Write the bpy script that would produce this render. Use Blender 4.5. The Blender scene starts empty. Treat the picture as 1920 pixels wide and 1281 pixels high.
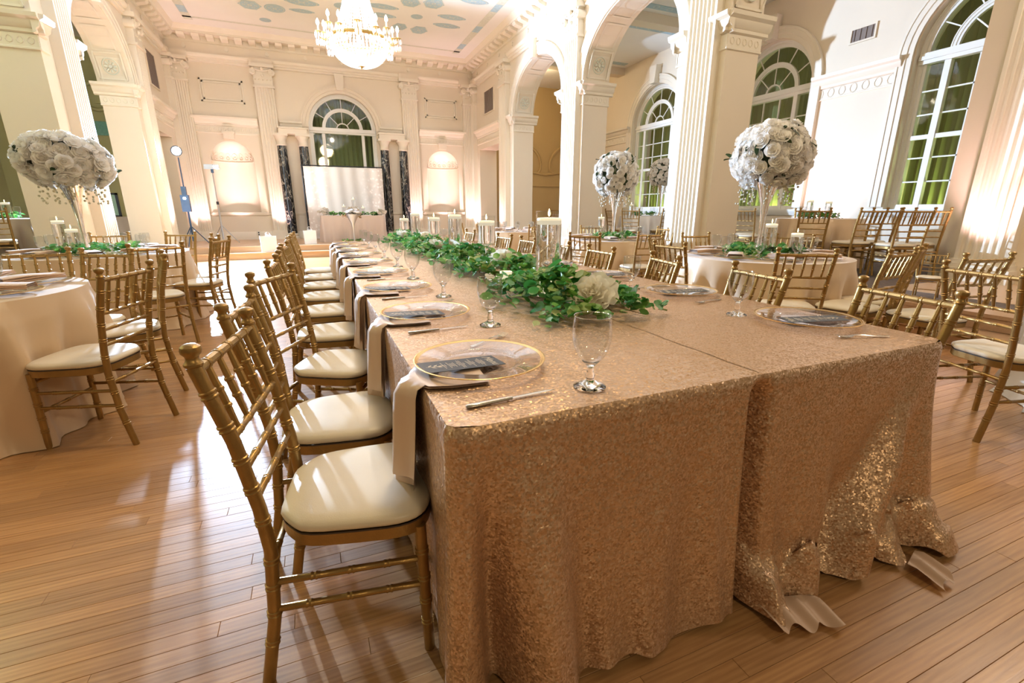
import bpy, bmesh, math, random
from mathutils import Vector, Matrix
random.seed(7)
PI = math.pi
S = bpy.context.scene
COL = S.collection
def R(a): return math.radians(a)

# ------------------------------------------------------------------ camera, world, lights, exposure
cam = bpy.data.cameras.new('camera'); cam.sensor_width = 36.0; cam.lens = 16.22
cam.clip_start = 0.05; cam.clip_end = 100
camo = bpy.data.objects.new('camera', cam); COL.objects.link(camo)
camo.location = (0, 0, 1.2); camo.rotation_euler = (R(90 - 15.93), 0, R(-22.65))
S.camera = camo
S.view_settings.view_transform = 'Standard'; S.view_settings.look = 'None'
S.view_settings.gamma = 1.0; S.view_settings.use_curve_mapping = False
S.view_settings.exposure = 0.0
c = S.cycles
c.use_denoising = True
c.max_bounces = 14; c.diffuse_bounces = 4; c.glossy_bounces = 4; c.transmission_bounces = 14; c.transparent_max_bounces = 16
c.caustics_reflective = False; c.caustics_refractive = False
c.sample_clamp_indirect = 4.0
W = bpy.data.worlds.new('hall_ambience'); S.world = W; W.use_nodes = True
W.node_tree.nodes['Background'].inputs[0].default_value = (1.0, 0.79, 0.51, 1)
W.node_tree.nodes['Background'].inputs[1].default_value = 0.22

def lamp(name, kind, loc, power, col, radius=0.1, aim=None, cone=None, blend=0.5):
    l = bpy.data.lights.new(name, kind); l.energy = power; l.color = col
    if kind in ('POINT', 'SPOT'): l.shadow_soft_size = radius
    if kind == 'SPOT': l.spot_size = R(cone); l.spot_blend = blend
    o = bpy.data.objects.new(name, l); COL.objects.link(o); o.location = loc
    if aim is not None:
        o.rotation_euler = (Vector(aim) - Vector(loc)).to_track_quat('-Z', 'Y').to_euler()
    return o
WARM = (1.0, 0.78, 0.47)
lamp('stage_lamp_beam', 'SPOT', (-2.84, 14.20, 2.56), 13500, (0.52, 0.71, 1.0), 0.07, (2.6, 3.0, 0.9), 125, 0.35)
lamp('panel_lamp_beam', 'SPOT', (-2.27, 14.98, 2.30), 1500, (0.85, 0.92, 1.0), 0.06, (1.0, 16.1, 1.75), 36, 0.7)
lamp('chandelier_glow', 'POINT', (1.17, 10.3, 4.22), 270, (1.0, 0.84, 0.66), 0.06)
lamp('second_chandelier_glow', 'POINT', (1.2, 2.6, 4.6), 290, WARM, 0.35)
lamp('third_chandelier_glow', 'POINT', (1.2, -5.0, 4.6), 290, WARM, 0.35)
lamp('right_aisle_rear_glow', 'POINT', (6.9, 14.6, 5.2), 60, WARM, 0.1)
lamp('right_aisle_front_glow', 'POINT', (7.4, 1.2, 5.0), 200, (1.0, 0.86, 0.7), 0.3)
lamp('left_aisle_glow', 'POINT', (-5.6, 7.6, 5.0), 95, (0.84, 1.0, 0.46), 0.2)
lamp('left_front_glow', 'POINT', (-4.8, 2.5, 4.6), 60, WARM, 0.3)
PINK = (1.0, 0.66, 0.70)
for px, py, ax, ay, e in ((-0.9, 16.35, 0, 1, 210), (3.34, 16.35, 0, 1, 210), (-2.98, 16.3, 0, 1, 160), (5.35, 16.3, 0, 1, 230),
                          (5.12, 13.9, 1, 0, 200), (5.08, 9.8, 1, 0, 260), (5.08, 6.0, 1, 0, 260), (-2.72, 13.9, -1, 0, 200), (-2.68, 10.0, -1, 0, 150),
                          (9.2, 6.45, 1, 0, 220), (7.45, 3.2, 1, 0, 220)):
    lamp('floor_uplight_beam', 'SPOT', (px, py, 0.45), e, PINK, 0.05, (px + ax * 0.62, py + ay * 0.62, 3.2), 75, 0.8)
for px in (-2.03, 4.42):
    lamp('niche_uplight_beam', 'SPOT', (px, 15.3, 0.42), 420, (1.0, 0.66, 0.68), 0.05, (px, 17.3, 2.05), 40, 0.7)
for px, py in ((1.2, 17.36), (10.28, 4.5), (10.28, 8.3), (10.28, 12.1)):
    lamp('outside_window_glow', 'POINT', (px, py, 1.0), 60, (0.80, 1.0, 0.36), 0.15)

# ------------------------------------------------------------------ materials
def nm(m): return m.node_tree.nodes, m.node_tree.links
def mat(name, col, rough=0.5, metal=0.0, var=0.0, vscale=8.0, bump=0.0, bscale=60.0, emit=None, estr=0.0, trans=0.0, ior=1.45, coat=0.0, sheen=0.0, stretch=None):
    m = bpy.data.materials.new(name); m.use_nodes = True
    n, l = nm(m); b = n['Principled BSDF']
    b.inputs['Base Color'].default_value = (*col, 1); b.inputs['Roughness'].default_value = rough
    b.inputs['Metallic'].default_value = metal; b.inputs['IOR'].default_value = ior
    b.inputs['Transmission Weight'].default_value = trans
    b.inputs['Coat Weight'].default_value = coat; b.inputs['Coat Roughness'].default_value = 0.15
    b.inputs['Sheen Weight'].default_value = sheen
    if emit: b.inputs['Emission Color'].default_value = (*emit, 1); b.inputs['Emission Strength'].default_value = estr
    if var or bump:
        tc = n.new('ShaderNodeTexCoord'); mp = n.new('ShaderNodeMapping'); l.new(tc.outputs['Object'], mp.inputs[0])
        if stretch: mp.inputs['Scale'].default_value = stretch
    if var:
        nz = n.new('ShaderNodeTexNoise'); nz.inputs['Scale'].default_value = vscale; nz.inputs['Detail'].default_value = 4
        l.new(mp.outputs[0], nz.inputs[0])
        mx = n.new('ShaderNodeMix'); mx.data_type = 'RGBA'
        mx.inputs[6].default_value = (*[x * (1 - var) for x in col], 1); mx.inputs[7].default_value = (*[min(1, x * (1 + var)) for x in col], 1)
        l.new(nz.outputs[0], mx.inputs[0]); l.new(mx.outputs[2], b.inputs['Base Color'])
    if bump:
        nb = n.new('ShaderNodeTexNoise'); nb.inputs['Scale'].default_value = bscale; nb.inputs['Detail'].default_value = 3
        l.new(mp.outputs[0], nb.inputs[0]); bp = n.new('ShaderNodeBump'); bp.inputs['Strength'].default_value = bump; bp.inputs['Distance'].default_value = 0.01
        l.new(nb.outputs[0], bp.inputs['Height']); l.new(bp.outputs[0], b.inputs['Normal'])
    return m
def pane_glass(name, tint=(1, 1, 1), refl=1.0, base=0.04, power=3.2):
    """thin clear sheet: see-through with a sheen that grows towards grazing angles, same from both sides"""
    m = bpy.data.materials.new(name); m.use_nodes = True; n, l = nm(m)
    n.remove(n['Principled BSDF'])
    t = n.new('ShaderNodeBsdfTransparent'); t.inputs[0].default_value = (*tint, 1)
    g = n.new('ShaderNodeBsdfGlossy'); g.inputs['Roughness'].default_value = 0.03
    w = n.new('ShaderNodeLayerWeight'); w.inputs[0].default_value = 0.5
    p = n.new('ShaderNodeMath'); p.operation = 'POWER'; p.inputs[1].default_value = power; l.new(w.outputs['Facing'], p.inputs[0])
    k = n.new('ShaderNodeMath'); k.operation = 'MULTIPLY_ADD'; k.inputs[1].default_value = 0.62 * refl; k.inputs[2].default_value = base * refl; k.use_clamp = True; l.new(p.outputs[0], k.inputs[0])
    mx = n.new('ShaderNodeMixShader'); l.new(k.outputs[0], mx.inputs[0]); l.new(t.outputs[0], mx.inputs[1]); l.new(g.outputs[0], mx.inputs[2])
    l.new(mx.outputs[0], n['Material Output'].inputs[0]); return m
M = {}
M['wall'] = mat('cream_wall_paint', (0.78, 0.68, 0.54), 0.55, var=0.04, vscale=1.5, bump=0.04, bscale=40)
M['trim'] = mat('cream_trim_paint', (0.80, 0.72, 0.59), 0.45, var=0.03, vscale=3)
M['ceil'] = mat('ceiling_plaster', (0.86, 0.83, 0.78), 0.7, var=0.05, vscale=1.2)
M['blue'] = mat('stencil_blue_paint', (0.42, 0.56, 0.62), 0.7, var=0.25, vscale=14)
M['blue2'] = mat('stencil_pale_paint', (0.66, 0.66, 0.56), 0.7, var=0.2, vscale=14)
M['white'] = mat('white_window_paint', (0.82, 0.80, 0.74), 0.4)
M['vent'] = mat('vent_brown_metal', (0.20, 0.15, 0.12), 0.5)
M['marble'] = None
M['gold'] = mat('antique_gold_paint', (0.37, 0.225, 0.075), 0.36, 0.70, var=0.22, vscale=22, bump=0.12, bscale=160)
M['gold2'] = mat('worn_gold_paint', (0.50, 0.33, 0.13), 0.40, 0.66, var=0.3, vscale=16, bump=0.12, bscale=160)
M['palewood'] = mat('pale_gold_paint', (0.74, 0.60, 0.38), 0.45, 0.1)
M['vinyl'] = mat('ivory_vinyl', (0.80, 0.69, 0.52), 0.34, var=0.05, vscale=10, bump=0.05, bscale=300)
M['piping'] = mat('dark_piping', (0.06, 0.045, 0.035), 0.5)
M['satin'] = mat('champagne_satin', (0.72, 0.50, 0.345), 0.36, 0.05, sheen=0.3, bump=0.03, bscale=500)
M['blush'] = mat('blush_lining', (0.74, 0.52, 0.38), 0.45, sheen=0.2)
M['linen'] = mat('champagne_tablecloth', (0.71, 0.52, 0.34), 0.38, 0.04, var=0.04, vscale=6, sheen=0.3, bump=0.04, bscale=400)
M['whitecloth'] = mat('pale_satin_tablecloth', (0.78, 0.74, 0.72), 0.35, sheen=0.2)
M['taupe'] = mat('taupe_satin', (0.56, 0.44, 0.36), 0.42, sheen=0.3)
M['glass'] = mat('clear_glass', (1, 1, 1), 0.0, trans=1.0, ior=1.45)
M['thin'] = pane_glass('thin_clear_glass', (0.97, 0.98, 0.98), 1.0, 0.05)
M['plate'] = pane_glass('clear_charger_glass', (0.93, 0.90, 0.89), 1.0, 0.16)
M['goblet'] = pane_glass('goblet_glass', (0.93, 0.94, 0.95), 1.05, 0.07, 1.9)
M['lip'] = pane_glass('goblet_lip_glass', (1, 1, 1), 1.0, 0.45)
M['pane'] = pane_glass('window_pane_glass', (0.86, 0.90, 0.84), 1.0, 0.07)
M['water'] = mat('vase_water', (1, 1, 1), 0.0, trans=1.0, ior=1.33)
M['rim'] = mat('gold_rim', (0.80, 0.52, 0.20), 0.25, 0.9)
M['steel'] = mat('brushed_steel', (0.62, 0.56, 0.48), 0.25, 1.0, bump=0.05, bscale=200)
M['card'] = mat('charcoal_card', (0.050, 0.052, 0.058), 0.45, var=0.1, vscale=60)
M['ink'] = mat('pale_gold_ink', (0.62, 0.52, 0.38), 0.5)
M['wax'] = mat('glowing_ivory_wax', (0.90, 0.84, 0.70), 0.4, emit=(1, 0.85, 0.6), estr=0.75)  # emission stands in for flame light glowing through the wax
M['flame'] = mat('candle_flame', (1, 0.8, 0.4), 0.5, emit=(1.0, 0.72, 0.30), estr=14)
M['wick'] = mat('wick', (0.03, 0.02, 0.02), 0.9)
M['bulb'] = mat('lit_bulb', (1, 0.95, 0.85), 0.4, emit=(1.0, 0.88, 0.68), estr=14)
M['lamp'] = mat('lit_lamp_face', (1, 1, 1), 0.4, emit=(0.85, 0.93, 1.0), estr=60)
M['brass'] = mat('brass', (0.55, 0.40, 0.14), 0.3, 0.9)
M['black'] = mat('black_plastic', (0.018, 0.018, 0.022), 0.45)
M['blueblack'] = mat('dark_blue_case', (0.02, 0.05, 0.10), 0.4)
M['silver'] = mat('silver_tube', (0.55, 0.55, 0.55), 0.3, 0.9)
M['carpet'] = mat('dark_patterned_carpet', (0.13, 0.10, 0.085), 0.95, var=0.5, vscale=26, bump=0.3, bscale=200)
M['step'] = mat('oak_step', (0.46, 0.29, 0.165), 0.32, var=0.14, vscale=5, stretch=(1, 14, 14))
M['stagefloor'] = mat('stage_floor_oak', (0.56, 0.38, 0.24), 0.35, var=0.12, vscale=5, stretch=(1, 14, 14))
M['bag'] = mat('white_paper', (0.86, 0.86, 0.86), 0.6)
M['tissue'] = mat('white_tissue', (0.9, 0.9, 0.9), 0.8)
M['green_screen'] = mat('pale_green_panel', (0.40, 0.58, 0.44), 0.5)
M['teal'] = mat('teal_painted_panel', (0.20, 0.42, 0.36), 0.6, var=0.3, vscale=20)
M['outlet'] = mat('cream_plastic', (0.75, 0.70, 0.60), 0.4)
M['greenlitwall'] = mat('green_lit_wall_paint', (0.50, 0.46, 0.24), 0.6, var=0.05, vscale=2)  # the left aisle's green light is put into this wall colour
M['shadedwall'] = mat('shaded_aisle_wall_paint', (0.52, 0.37, 0.17), 0.6, var=0.05, vscale=2)  # brown tone paints in the shade beyond the cold lamp's reach

def plant(name, c1, c2, mids=(), through=0.3):
    m = bpy.data.materials.new(name); m.use_nodes = True; n, l = nm(m); b = n['Principled BSDF']
    oi = n.new('ShaderNodeObjectInfo'); ge = n.new('ShaderNodeNewGeometry'); ad = n.new('ShaderNodeMath'); ad.operation = 'ADD'
    l.new(oi.outputs['Random'], ad.inputs[0]); l.new(ge.outputs['Random Per Island'], ad.inputs[1])
    fr = n.new('ShaderNodeMath'); fr.operation = 'FRACT'; l.new(ad.outputs[0], fr.inputs[0])
    r = n.new('ShaderNodeValToRGB'); r.color_ramp.elements[0].color = (*c1, 1); r.color_ramp.elements[1].color = (*c2, 1)
    for q, cc in mids: r.color_ramp.elements.new(q).color = (*cc, 1)
    l.new(fr.outputs[0], r.inputs[0]); l.new(r.outputs[0], b.inputs['Base Color'])
    b.inputs['Roughness'].default_value = 0.38
    t = n.new('ShaderNodeBsdfTranslucent'); l.new(r.outputs[0], t.inputs[0]); mx = n.new('ShaderNodeMixShader'); mx.inputs[0].default_value = through
    l.new(b.outputs[0], mx.inputs[1]); l.new(t.outputs[0], mx.inputs[2]); l.new(mx.outputs[0], n['Material Output'].inputs[0])
    return m
M['leaf'] = plant('eucalyptus_leaf', (0.03, 0.17, 0.03), (0.50, 0.55, 0.22), ((0.25, (0.08, 0.31, 0.06)), (0.5, (0.20, 0.40, 0.07)), (0.72, (0.05, 0.30, 0.12)), (0.88, (0.34, 0.47, 0.13))))
M['darkleaf'] = plant('dark_leaf', (0.012, 0.03, 0.012), (0.05, 0.09, 0.03))
M['stem'] = mat('tan_stem', (0.30, 0.19, 0.08), 0.7)
M['rose'] = plant('white_rose_petal', (0.90, 0.86, 0.80), (0.96, 0.94, 0.91), (), 0.42)
M['peony'] = plant('cream_peony_petal', (0.94, 0.89, 0.75), (0.97, 0.94, 0.86), (), 0.42)
M['sprig'] = plant('pale_sprig', (0.55, 0.48, 0.32), (0.75, 0.68, 0.5))

def marble():
    m = bpy.data.materials.new('black_veined_marble'); m.use_nodes = True; n, l = nm(m); b = n['Principled BSDF']
    tc = n.new('ShaderNodeTexCoord'); mp = n.new('ShaderNodeMapping'); mp.inputs['Scale'].default_value = (5, 5, 1.6); l.new(tc.outputs['Object'], mp.inputs[0])
    nz = n.new('ShaderNodeTexNoise'); nz.inputs['Scale'].default_value = 1.6; nz.inputs['Detail'].default_value = 8; nz.inputs['Distortion'].default_value = 1.4; l.new(mp.outputs[0], nz.inputs[0])
    r = n.new('ShaderNodeValToRGB'); e = r.color_ramp.elements; e[0].position = 0.47; e[0].color = (0.010, 0.011, 0.014, 1); e[1].position = 0.53; e[1].color = (0.010, 0.011, 0.014, 1)
    k = r.color_ramp.elements.new(0.50); k.color = (0.42, 0.38, 0.30, 1)
    l.new(nz.outputs[0], r.inputs[0]); l.new(r.outputs[0], b.inputs['Base Color']); b.inputs['Roughness'].default_value = 0.2
    return m
M['marble'] = marble()
def sequin(name, c1, c2, metal=0.6):
    m = bpy.data.materials.new(name); m.use_nodes = True; n, l = nm(m); b = n['Principled BSDF']
    tc = n.new('ShaderNodeTexCoord')
    v = n.new('ShaderNodeTexVoronoi'); v.inputs['Scale'].default_value = 200; v.inputs['Randomness'].default_value = 0.8; l.new(tc.outputs['Object'], v.inputs[0])
    mx = n.new('ShaderNodeMix'); mx.data_type = 'RGBA'; mx.inputs[6].default_value = (*c1, 1); mx.inputs[7].default_value = (*c2, 1)
    sx = n.new('ShaderNodeSeparateColor'); l.new(v.outputs['Color'], sx.inputs[0]); l.new(sx.outputs[0], mx.inputs[0]); l.new(mx.outputs[2], b.inputs['Base Color'])
    ge = n.new('ShaderNodeNewGeometry'); sb = n.new('ShaderNodeVectorMath'); sb.operation = 'SUBTRACT'; sb.inputs[1].default_value = (0.5, 0.5, 0.5); l.new(v.outputs['Color'], sb.inputs[0])
    sc = n.new('ShaderNodeVectorMath'); sc.operation = 'SCALE'; sc.inputs['Scale'].default_value = 0.50; l.new(sb.outputs[0], sc.inputs[0])
    nz = n.new('ShaderNodeTexNoise'); nz.inputs['Scale'].default_value = 42; nz.inputs['Detail'].default_value = 2
    mp = n.new('ShaderNodeMapping'); mp.inputs['Scale'].default_value = (0.35, 1, 1); l.new(tc.outputs['Object'], mp.inputs[0]); l.new(mp.outputs[0], nz.inputs[0])
    bp = n.new('ShaderNodeBump'); bp.inputs['Strength'].default_value = 0.4; bp.inputs['Distance'].default_value = 0.010; l.new(nz.outputs[0], bp.inputs['Height'])
    ad = n.new('ShaderNodeVectorMath'); l.new(sc.outputs[0], ad.inputs[0]); l.new(bp.outputs[0], ad.inputs[1])
    no = n.new('ShaderNodeVectorMath'); no.operation = 'NORMALIZE'; l.new(ad.outputs[0], no.inputs[0]); l.new(no.outputs[0], b.inputs['Normal'])
    b.inputs['Metallic'].default_value = metal; b.inputs['Roughness'].default_value = 0.38
    return m
M['sequin'] = sequin('rose_gold_sequins', (0.50, 0.305, 0.17), (0.78, 0.54, 0.36))
M['sequinback'] = sequin('gold_sequins', (0.50, 0.36, 0.18), (0.86, 0.68, 0.42), 0.85)
def oak():
    m = bpy.data.materials.new('oak_floor_board'); m.use_nodes = True; n, l = nm(m); b = n['Principled BSDF']
    oi = n.new('ShaderNodeObjectInfo'); ge = n.new('ShaderNodeNewGeometry'); ad = n.new('ShaderNodeMath'); ad.operation = 'ADD'
    l.new(oi.outputs['Random'], ad.inputs[0]); l.new(ge.outputs['Random Per Island'], ad.inputs[1])
    fr = n.new('ShaderNodeMath'); fr.operation = 'FRACT'; l.new(ad.outputs[0], fr.inputs[0])
    # grain from world position, shifted per board
    cv = n.new('ShaderNodeCombineXYZ'); ml = n.new('ShaderNodeMath'); ml.operation = 'MULTIPLY'; ml.inputs[1].default_value = 37.0; l.new(fr.outputs[0], ml.inputs[0]); l.new(ml.outputs[0], cv.inputs[0]); l.new(ml.outputs[0], cv.inputs[2])
    va = n.new('ShaderNodeVectorMath'); l.new(ge.outputs['Position'], va.inputs[0]); l.new(cv.outputs[0], va.inputs[1])
    mp = n.new('ShaderNodeMapping'); mp.inputs['Scale'].default_value = (1.6, 26, 1); l.new(va.outputs[0], mp.inputs[0])
    nz = n.new('ShaderNodeTexNoise'); nz.inputs['Scale'].default_value = 3.0; nz.inputs['Detail'].default_value = 6; nz.inputs['Distortion'].default_value = 0.7; l.new(mp.outputs[0], nz.inputs[0])
    wv = n.new('ShaderNodeTexWave'); wv.bands_direction = 'Y'; wv.inputs['Scale'].default_value = 0.7; wv.inputs['Distortion'].default_value = 7; wv.inputs['Detail'].default_value = 3; wv.inputs['Detail Scale'].default_value = 0.8; l.new(mp.outputs[0], wv.inputs[0])
    r = n.new('ShaderNodeValToRGB'); e = r.color_ramp.elements; e[0].position = 0.25; e[0].color = (0.39, 0.185, 0.066, 1); e[1].position = 0.75; e[1].color = (0.57, 0.305, 0.122, 1)
    mm = n.new('ShaderNodeMath'); mm.operation = 'MULTIPLY_ADD'; mm.inputs[1].default_value = 0.22; l.new(wv.outputs[0], mm.inputs[0]); l.new(nz.outputs[0], mm.inputs[2])
    m2 = n.new('ShaderNodeMath'); m2.operation = 'SUBTRACT'; m2.inputs[1].default_value = 0.08; l.new(mm.outputs[0], m2.inputs[0]); l.new(m2.outputs[0], r.inputs[0])
    hs = n.new('ShaderNodeMapRange'); hs.inputs[3].default_value = 0.84; hs.inputs[4].default_value = 1.12; l.new(fr.outputs[0], hs.inputs[0])
    mx = n.new('ShaderNodeVectorMath'); mx.operation = 'SCALE'; l.new(r.outputs[0], mx.inputs[0]); l.new(hs.outputs[0], mx.inputs['Scale']); l.new(mx.outputs[0], b.inputs['Base Color'])
    b.inputs['Roughness'].default_value = 0.30; b.inputs['Coat Weight'].default_value = 0.35; b.inputs['Coat Roughness'].default_value = 0.16
    bp = n.new('ShaderNodeBump'); bp.inputs['Strength'].default_value = 0.06; bp.inputs['Distance'].default_value = 0.004; l.new(nz.outputs[0], bp.inputs['Height']); l.new(bp.outputs[0], b.inputs['Normal'])
    return m
M['oak'] = oak()
def curtain_mat():
    m = mat('olive_curtain', (0.38, 0.40, 0.20), 0.8, var=0.1, vscale=3)
    n, l = nm(m); b = n['Principled BSDF']
    t = n.new('ShaderNodeBsdfTranslucent'); t.inputs[0].default_value = (0.42, 0.48, 0.16, 1)
    mx = n.new('ShaderNodeMixShader'); mx.inputs[0].default_value = 0.4
    l.new(b.outputs[0], mx.inputs[1]); l.new(t.outputs[0], mx.inputs[2]); l.new(mx.outputs[0], n['Material Output'].inputs[0])
    return m
M['curtain'] = curtain_mat()
def backdrop_mat():
    m = bpy.data.materials.new('white_floral_print'); m.use_nodes = True; n, l = nm(m); b = n['Principled BSDF']
    tc = n.new('ShaderNodeTexCoord'); sp = n.new('ShaderNodeSeparateXYZ'); l.new(tc.outputs['Object'], sp.inputs[0])
    v = n.new('ShaderNodeTexVoronoi'); v.inputs['Scale'].default_value = 11; l.new(tc.outputs['Object'], v.inputs[0])
    # blossoms gather along the two side edges of the printed cloth
    ab = n.new('ShaderNodeMath'); ab.operation = 'ABSOLUTE'; l.new(sp.outputs[0], ab.inputs[0])
    mr = n.new('ShaderNodeMapRange'); mr.inputs[1].default_value = 0.22; mr.inputs[2].default_value = 1.1; l.new(ab.outputs[0], mr.inputs[0])
    nz = n.new('ShaderNodeTexNoise'); nz.inputs['Scale'].default_value = 5; nz.inputs['Detail'].default_value = 5; l.new(tc.outputs['Object'], nz.inputs[0])
    md = n.new('ShaderNodeMath'); md.operation = 'MULTIPLY'; l.new(mr.outputs[0], md.inputs[0]); l.new(nz.outputs[0], md.inputs[1])
    st = n.new('ShaderNodeMapRange'); st.inputs[1].default_value = 0.1; st.inputs[2].default_value = 0.45; l.new(v.outputs['Distance'], st.inputs[0])
    pe = n.new('ShaderNodeMix'); pe.data_type = 'RGBA'; pe.inputs[6].default_value = (0.92, 0.88, 0.84, 1); pe.inputs[7].default_value = (0.70, 0.62, 0.56, 1); l.new(st.outputs[0], pe.inputs[0])
    mx = n.new('ShaderNodeMix'); mx.data_type = 'RGBA'; mx.inputs[6].default_value = (0.56, 0.52, 0.47, 1); l.new(pe.outputs[2], mx.inputs[7])
    cl = n.new('ShaderNodeMapRange'); cl.inputs[1].default_value = 0.15; cl.inputs[2].default_value = 0.4; l.new(md.outputs[0], cl.inputs[0]); l.new(cl.outputs[0], mx.inputs[0])
    l.new(mx.outputs[2], b.inputs['Base Color']); b.inputs['Roughness'].default_value = 0.3
    return m
M['backdrop'] = backdrop_mat()

# ------------------------------------------------------------------ mesh helpers
KIDS = {}
class MB:
    def __init__(s): s.v = []; s.f = []
    def add(s, v, f):
        o = len(s.v); s.v += [tuple(p) for p in v]; s.f += [tuple(i + o for i in q) for q in f]; return s
    def box(s, x0, x1, y0, y1, z0, z1):
        return s.add([(x0, y0, z0), (x1, y0, z0), (x1, y1, z0), (x0, y1, z0), (x0, y0, z1), (x1, y0, z1), (x1, y1, z1), (x0, y1, z1)],
                     [(0, 3, 2, 1), (4, 5, 6, 7), (0, 1, 5, 4), (1, 2, 6, 5), (2, 3, 7, 6), (3, 0, 4, 7)])
    def grid(s, rows, cu=False, cv=False):
        n, m = len(rows), len(rows[0]); v = [p for r in rows for p in r]; f = []
        for i in range(n if cu else n - 1):
            for j in range(m if cv else m - 1):
                f.append((i * m + j, i * m + (j + 1) % m, ((i + 1) % n) * m + (j + 1) % m, ((i + 1) % n) * m + j))
        return s.add(v, f)
    def lathe(s, prof, seg=20, c=(0, 0, 0), a0=0.0, a1=None):
        full = a1 is None; a1 = a0 + 2 * PI if full else a1; k = seg if full else seg + 1
        rows = [[(c[0] + r * math.cos(a0 + (a1 - a0) * j / seg), c[1] + r * math.sin(a0 + (a1 - a0) * j / seg), c[2] + z) for j in range(k)] for r, z in prof]
        return s.grid(rows, False, full)
    def tube(s, pts, rad, seg=8, caps=True):
        pts = [Vector(p) for p in pts]; n = len(pts)
        if not hasattr(rad, '__len__'): rad = [rad] * n
        d0 = (pts[1] - pts[0]).normalized(); u = d0.orthogonal().normalized(); rows = []
        for i in range(n):
            d = (pts[min(i + 1, n - 1)] - pts[max(i - 1, 0)]).normalized()
            u = (u - d * u.dot(d)).normalized(); w = d.cross(u)
            rows.append([tuple(pts[i] + (u * math.cos(2 * PI * j / seg) + w * math.sin(2 * PI * j / seg)) * rad[i]) for j in range(seg)])
        o = len(s.v); s.grid(rows, False, True)
        if caps:
            s.f.append(tuple(o + j for j in reversed(range(seg)))); s.f.append(tuple(o + (n - 1) * seg + j for j in range(seg)))
        return s
    def ball(s, c, r, seg=8, rings=6, sz=1.0):
        return s.lathe([(max(1e-4, r * math.sin(PI * i / rings)), -r * sz * math.cos(PI * i / rings)) for i in range(rings + 1)], seg, c)
    def prism(s, poly, z0, z1):
        n = len(poly); v = [(x, y, z0) for x, y in poly] + [(x, y, z1) for x, y in poly]
        return s.add(v, [tuple(reversed(range(n))), tuple(range(n, 2 * n))] + [(i, (i + 1) % n, (i + 1) % n + n, i + n) for i in range(n)])
    def merge(s, o, mtx=None):
        return s.add([tuple(mtx @ Vector(p)) for p in o.v] if mtx else o.v, o.f)
    def map(s, fn): s.v = [tuple(fn(*p)) for p in s.v]; return s
def mesh(name, mb, m, smooth=40, recalc=True):
    me = bpy.data.meshes.new(name); me.from_pydata(mb.v, [], mb.f)
    if recalc:
        bm = bmesh.new(); bm.from_mesh(me); bmesh.ops.recalc_face_normals(bm, faces=bm.faces); bm.to_mesh(me); bm.free()
    if smooth:
        me.polygons.foreach_set('use_smooth', [True] * len(me.polygons)); me.set_sharp_from_angle(angle=R(smooth))
    me.materials.append(m if not isinstance(m, str) else M[m]); me.update(); return me
def link(name, me, parent=None, loc=(0, 0, 0), rot=(0, 0, 0), scale=None):
    o = bpy.data.objects.new(name, me); COL.objects.link(o); o.location = loc; o.rotation_euler = rot
    if scale is not None: o.scale = (scale,) * 3 if not hasattr(scale, '__len__') else scale
    if parent: o.parent = parent; KIDS.setdefault(parent.name, []).append(o)
    return o
def ob(name, mb, m, parent=None, loc=(0, 0, 0), rot=(0, 0, 0), smooth=40, recalc=True):
    return link(name, mesh(name, mb, m, smooth, recalc), parent, loc, rot)
def tag(o, label=None, cat=None, group=None, kind=None):
    if label: o['label'] = label
    if cat: o['category'] = cat
    if group: o['group'] = group
    if kind: o['kind'] = kind
    return o
def thing(name, label, cat, loc=(0, 0, 0), rz=0, group=None):
    o = link(name, None, None, loc, (0, 0, rz)); return tag(o, label, cat, group)
def struct(name, mb, m, smooth=30): return tag(ob(name, mb, m, smooth=smooth), kind='structure')
def dup(src, loc=None, rz=None, label=None, group=None, swap=None):
    def rec(o, par):
        k = o.copy(); COL.objects.link(k); k.parent = par
        if par: KIDS.setdefault(par.name, []).append(k)
        if swap and o.type == 'MESH' and o.data.name in swap: k.data = swap[o.data.name]
        for ch in list(KIDS.get(o.name, ())): rec(ch, k)
        return k
    r = rec(src, None)
    if loc is not None: r.location = loc
    if rz is not None: r.rotation_euler = (0, 0, rz)
    if label: r['label'] = label
    if group: r['group'] = group
    return r
ORD = ['nearest', 'second', 'third', 'fourth', 'fifth', 'sixth', 'seventh', 'eighth', 'farthest']
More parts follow.
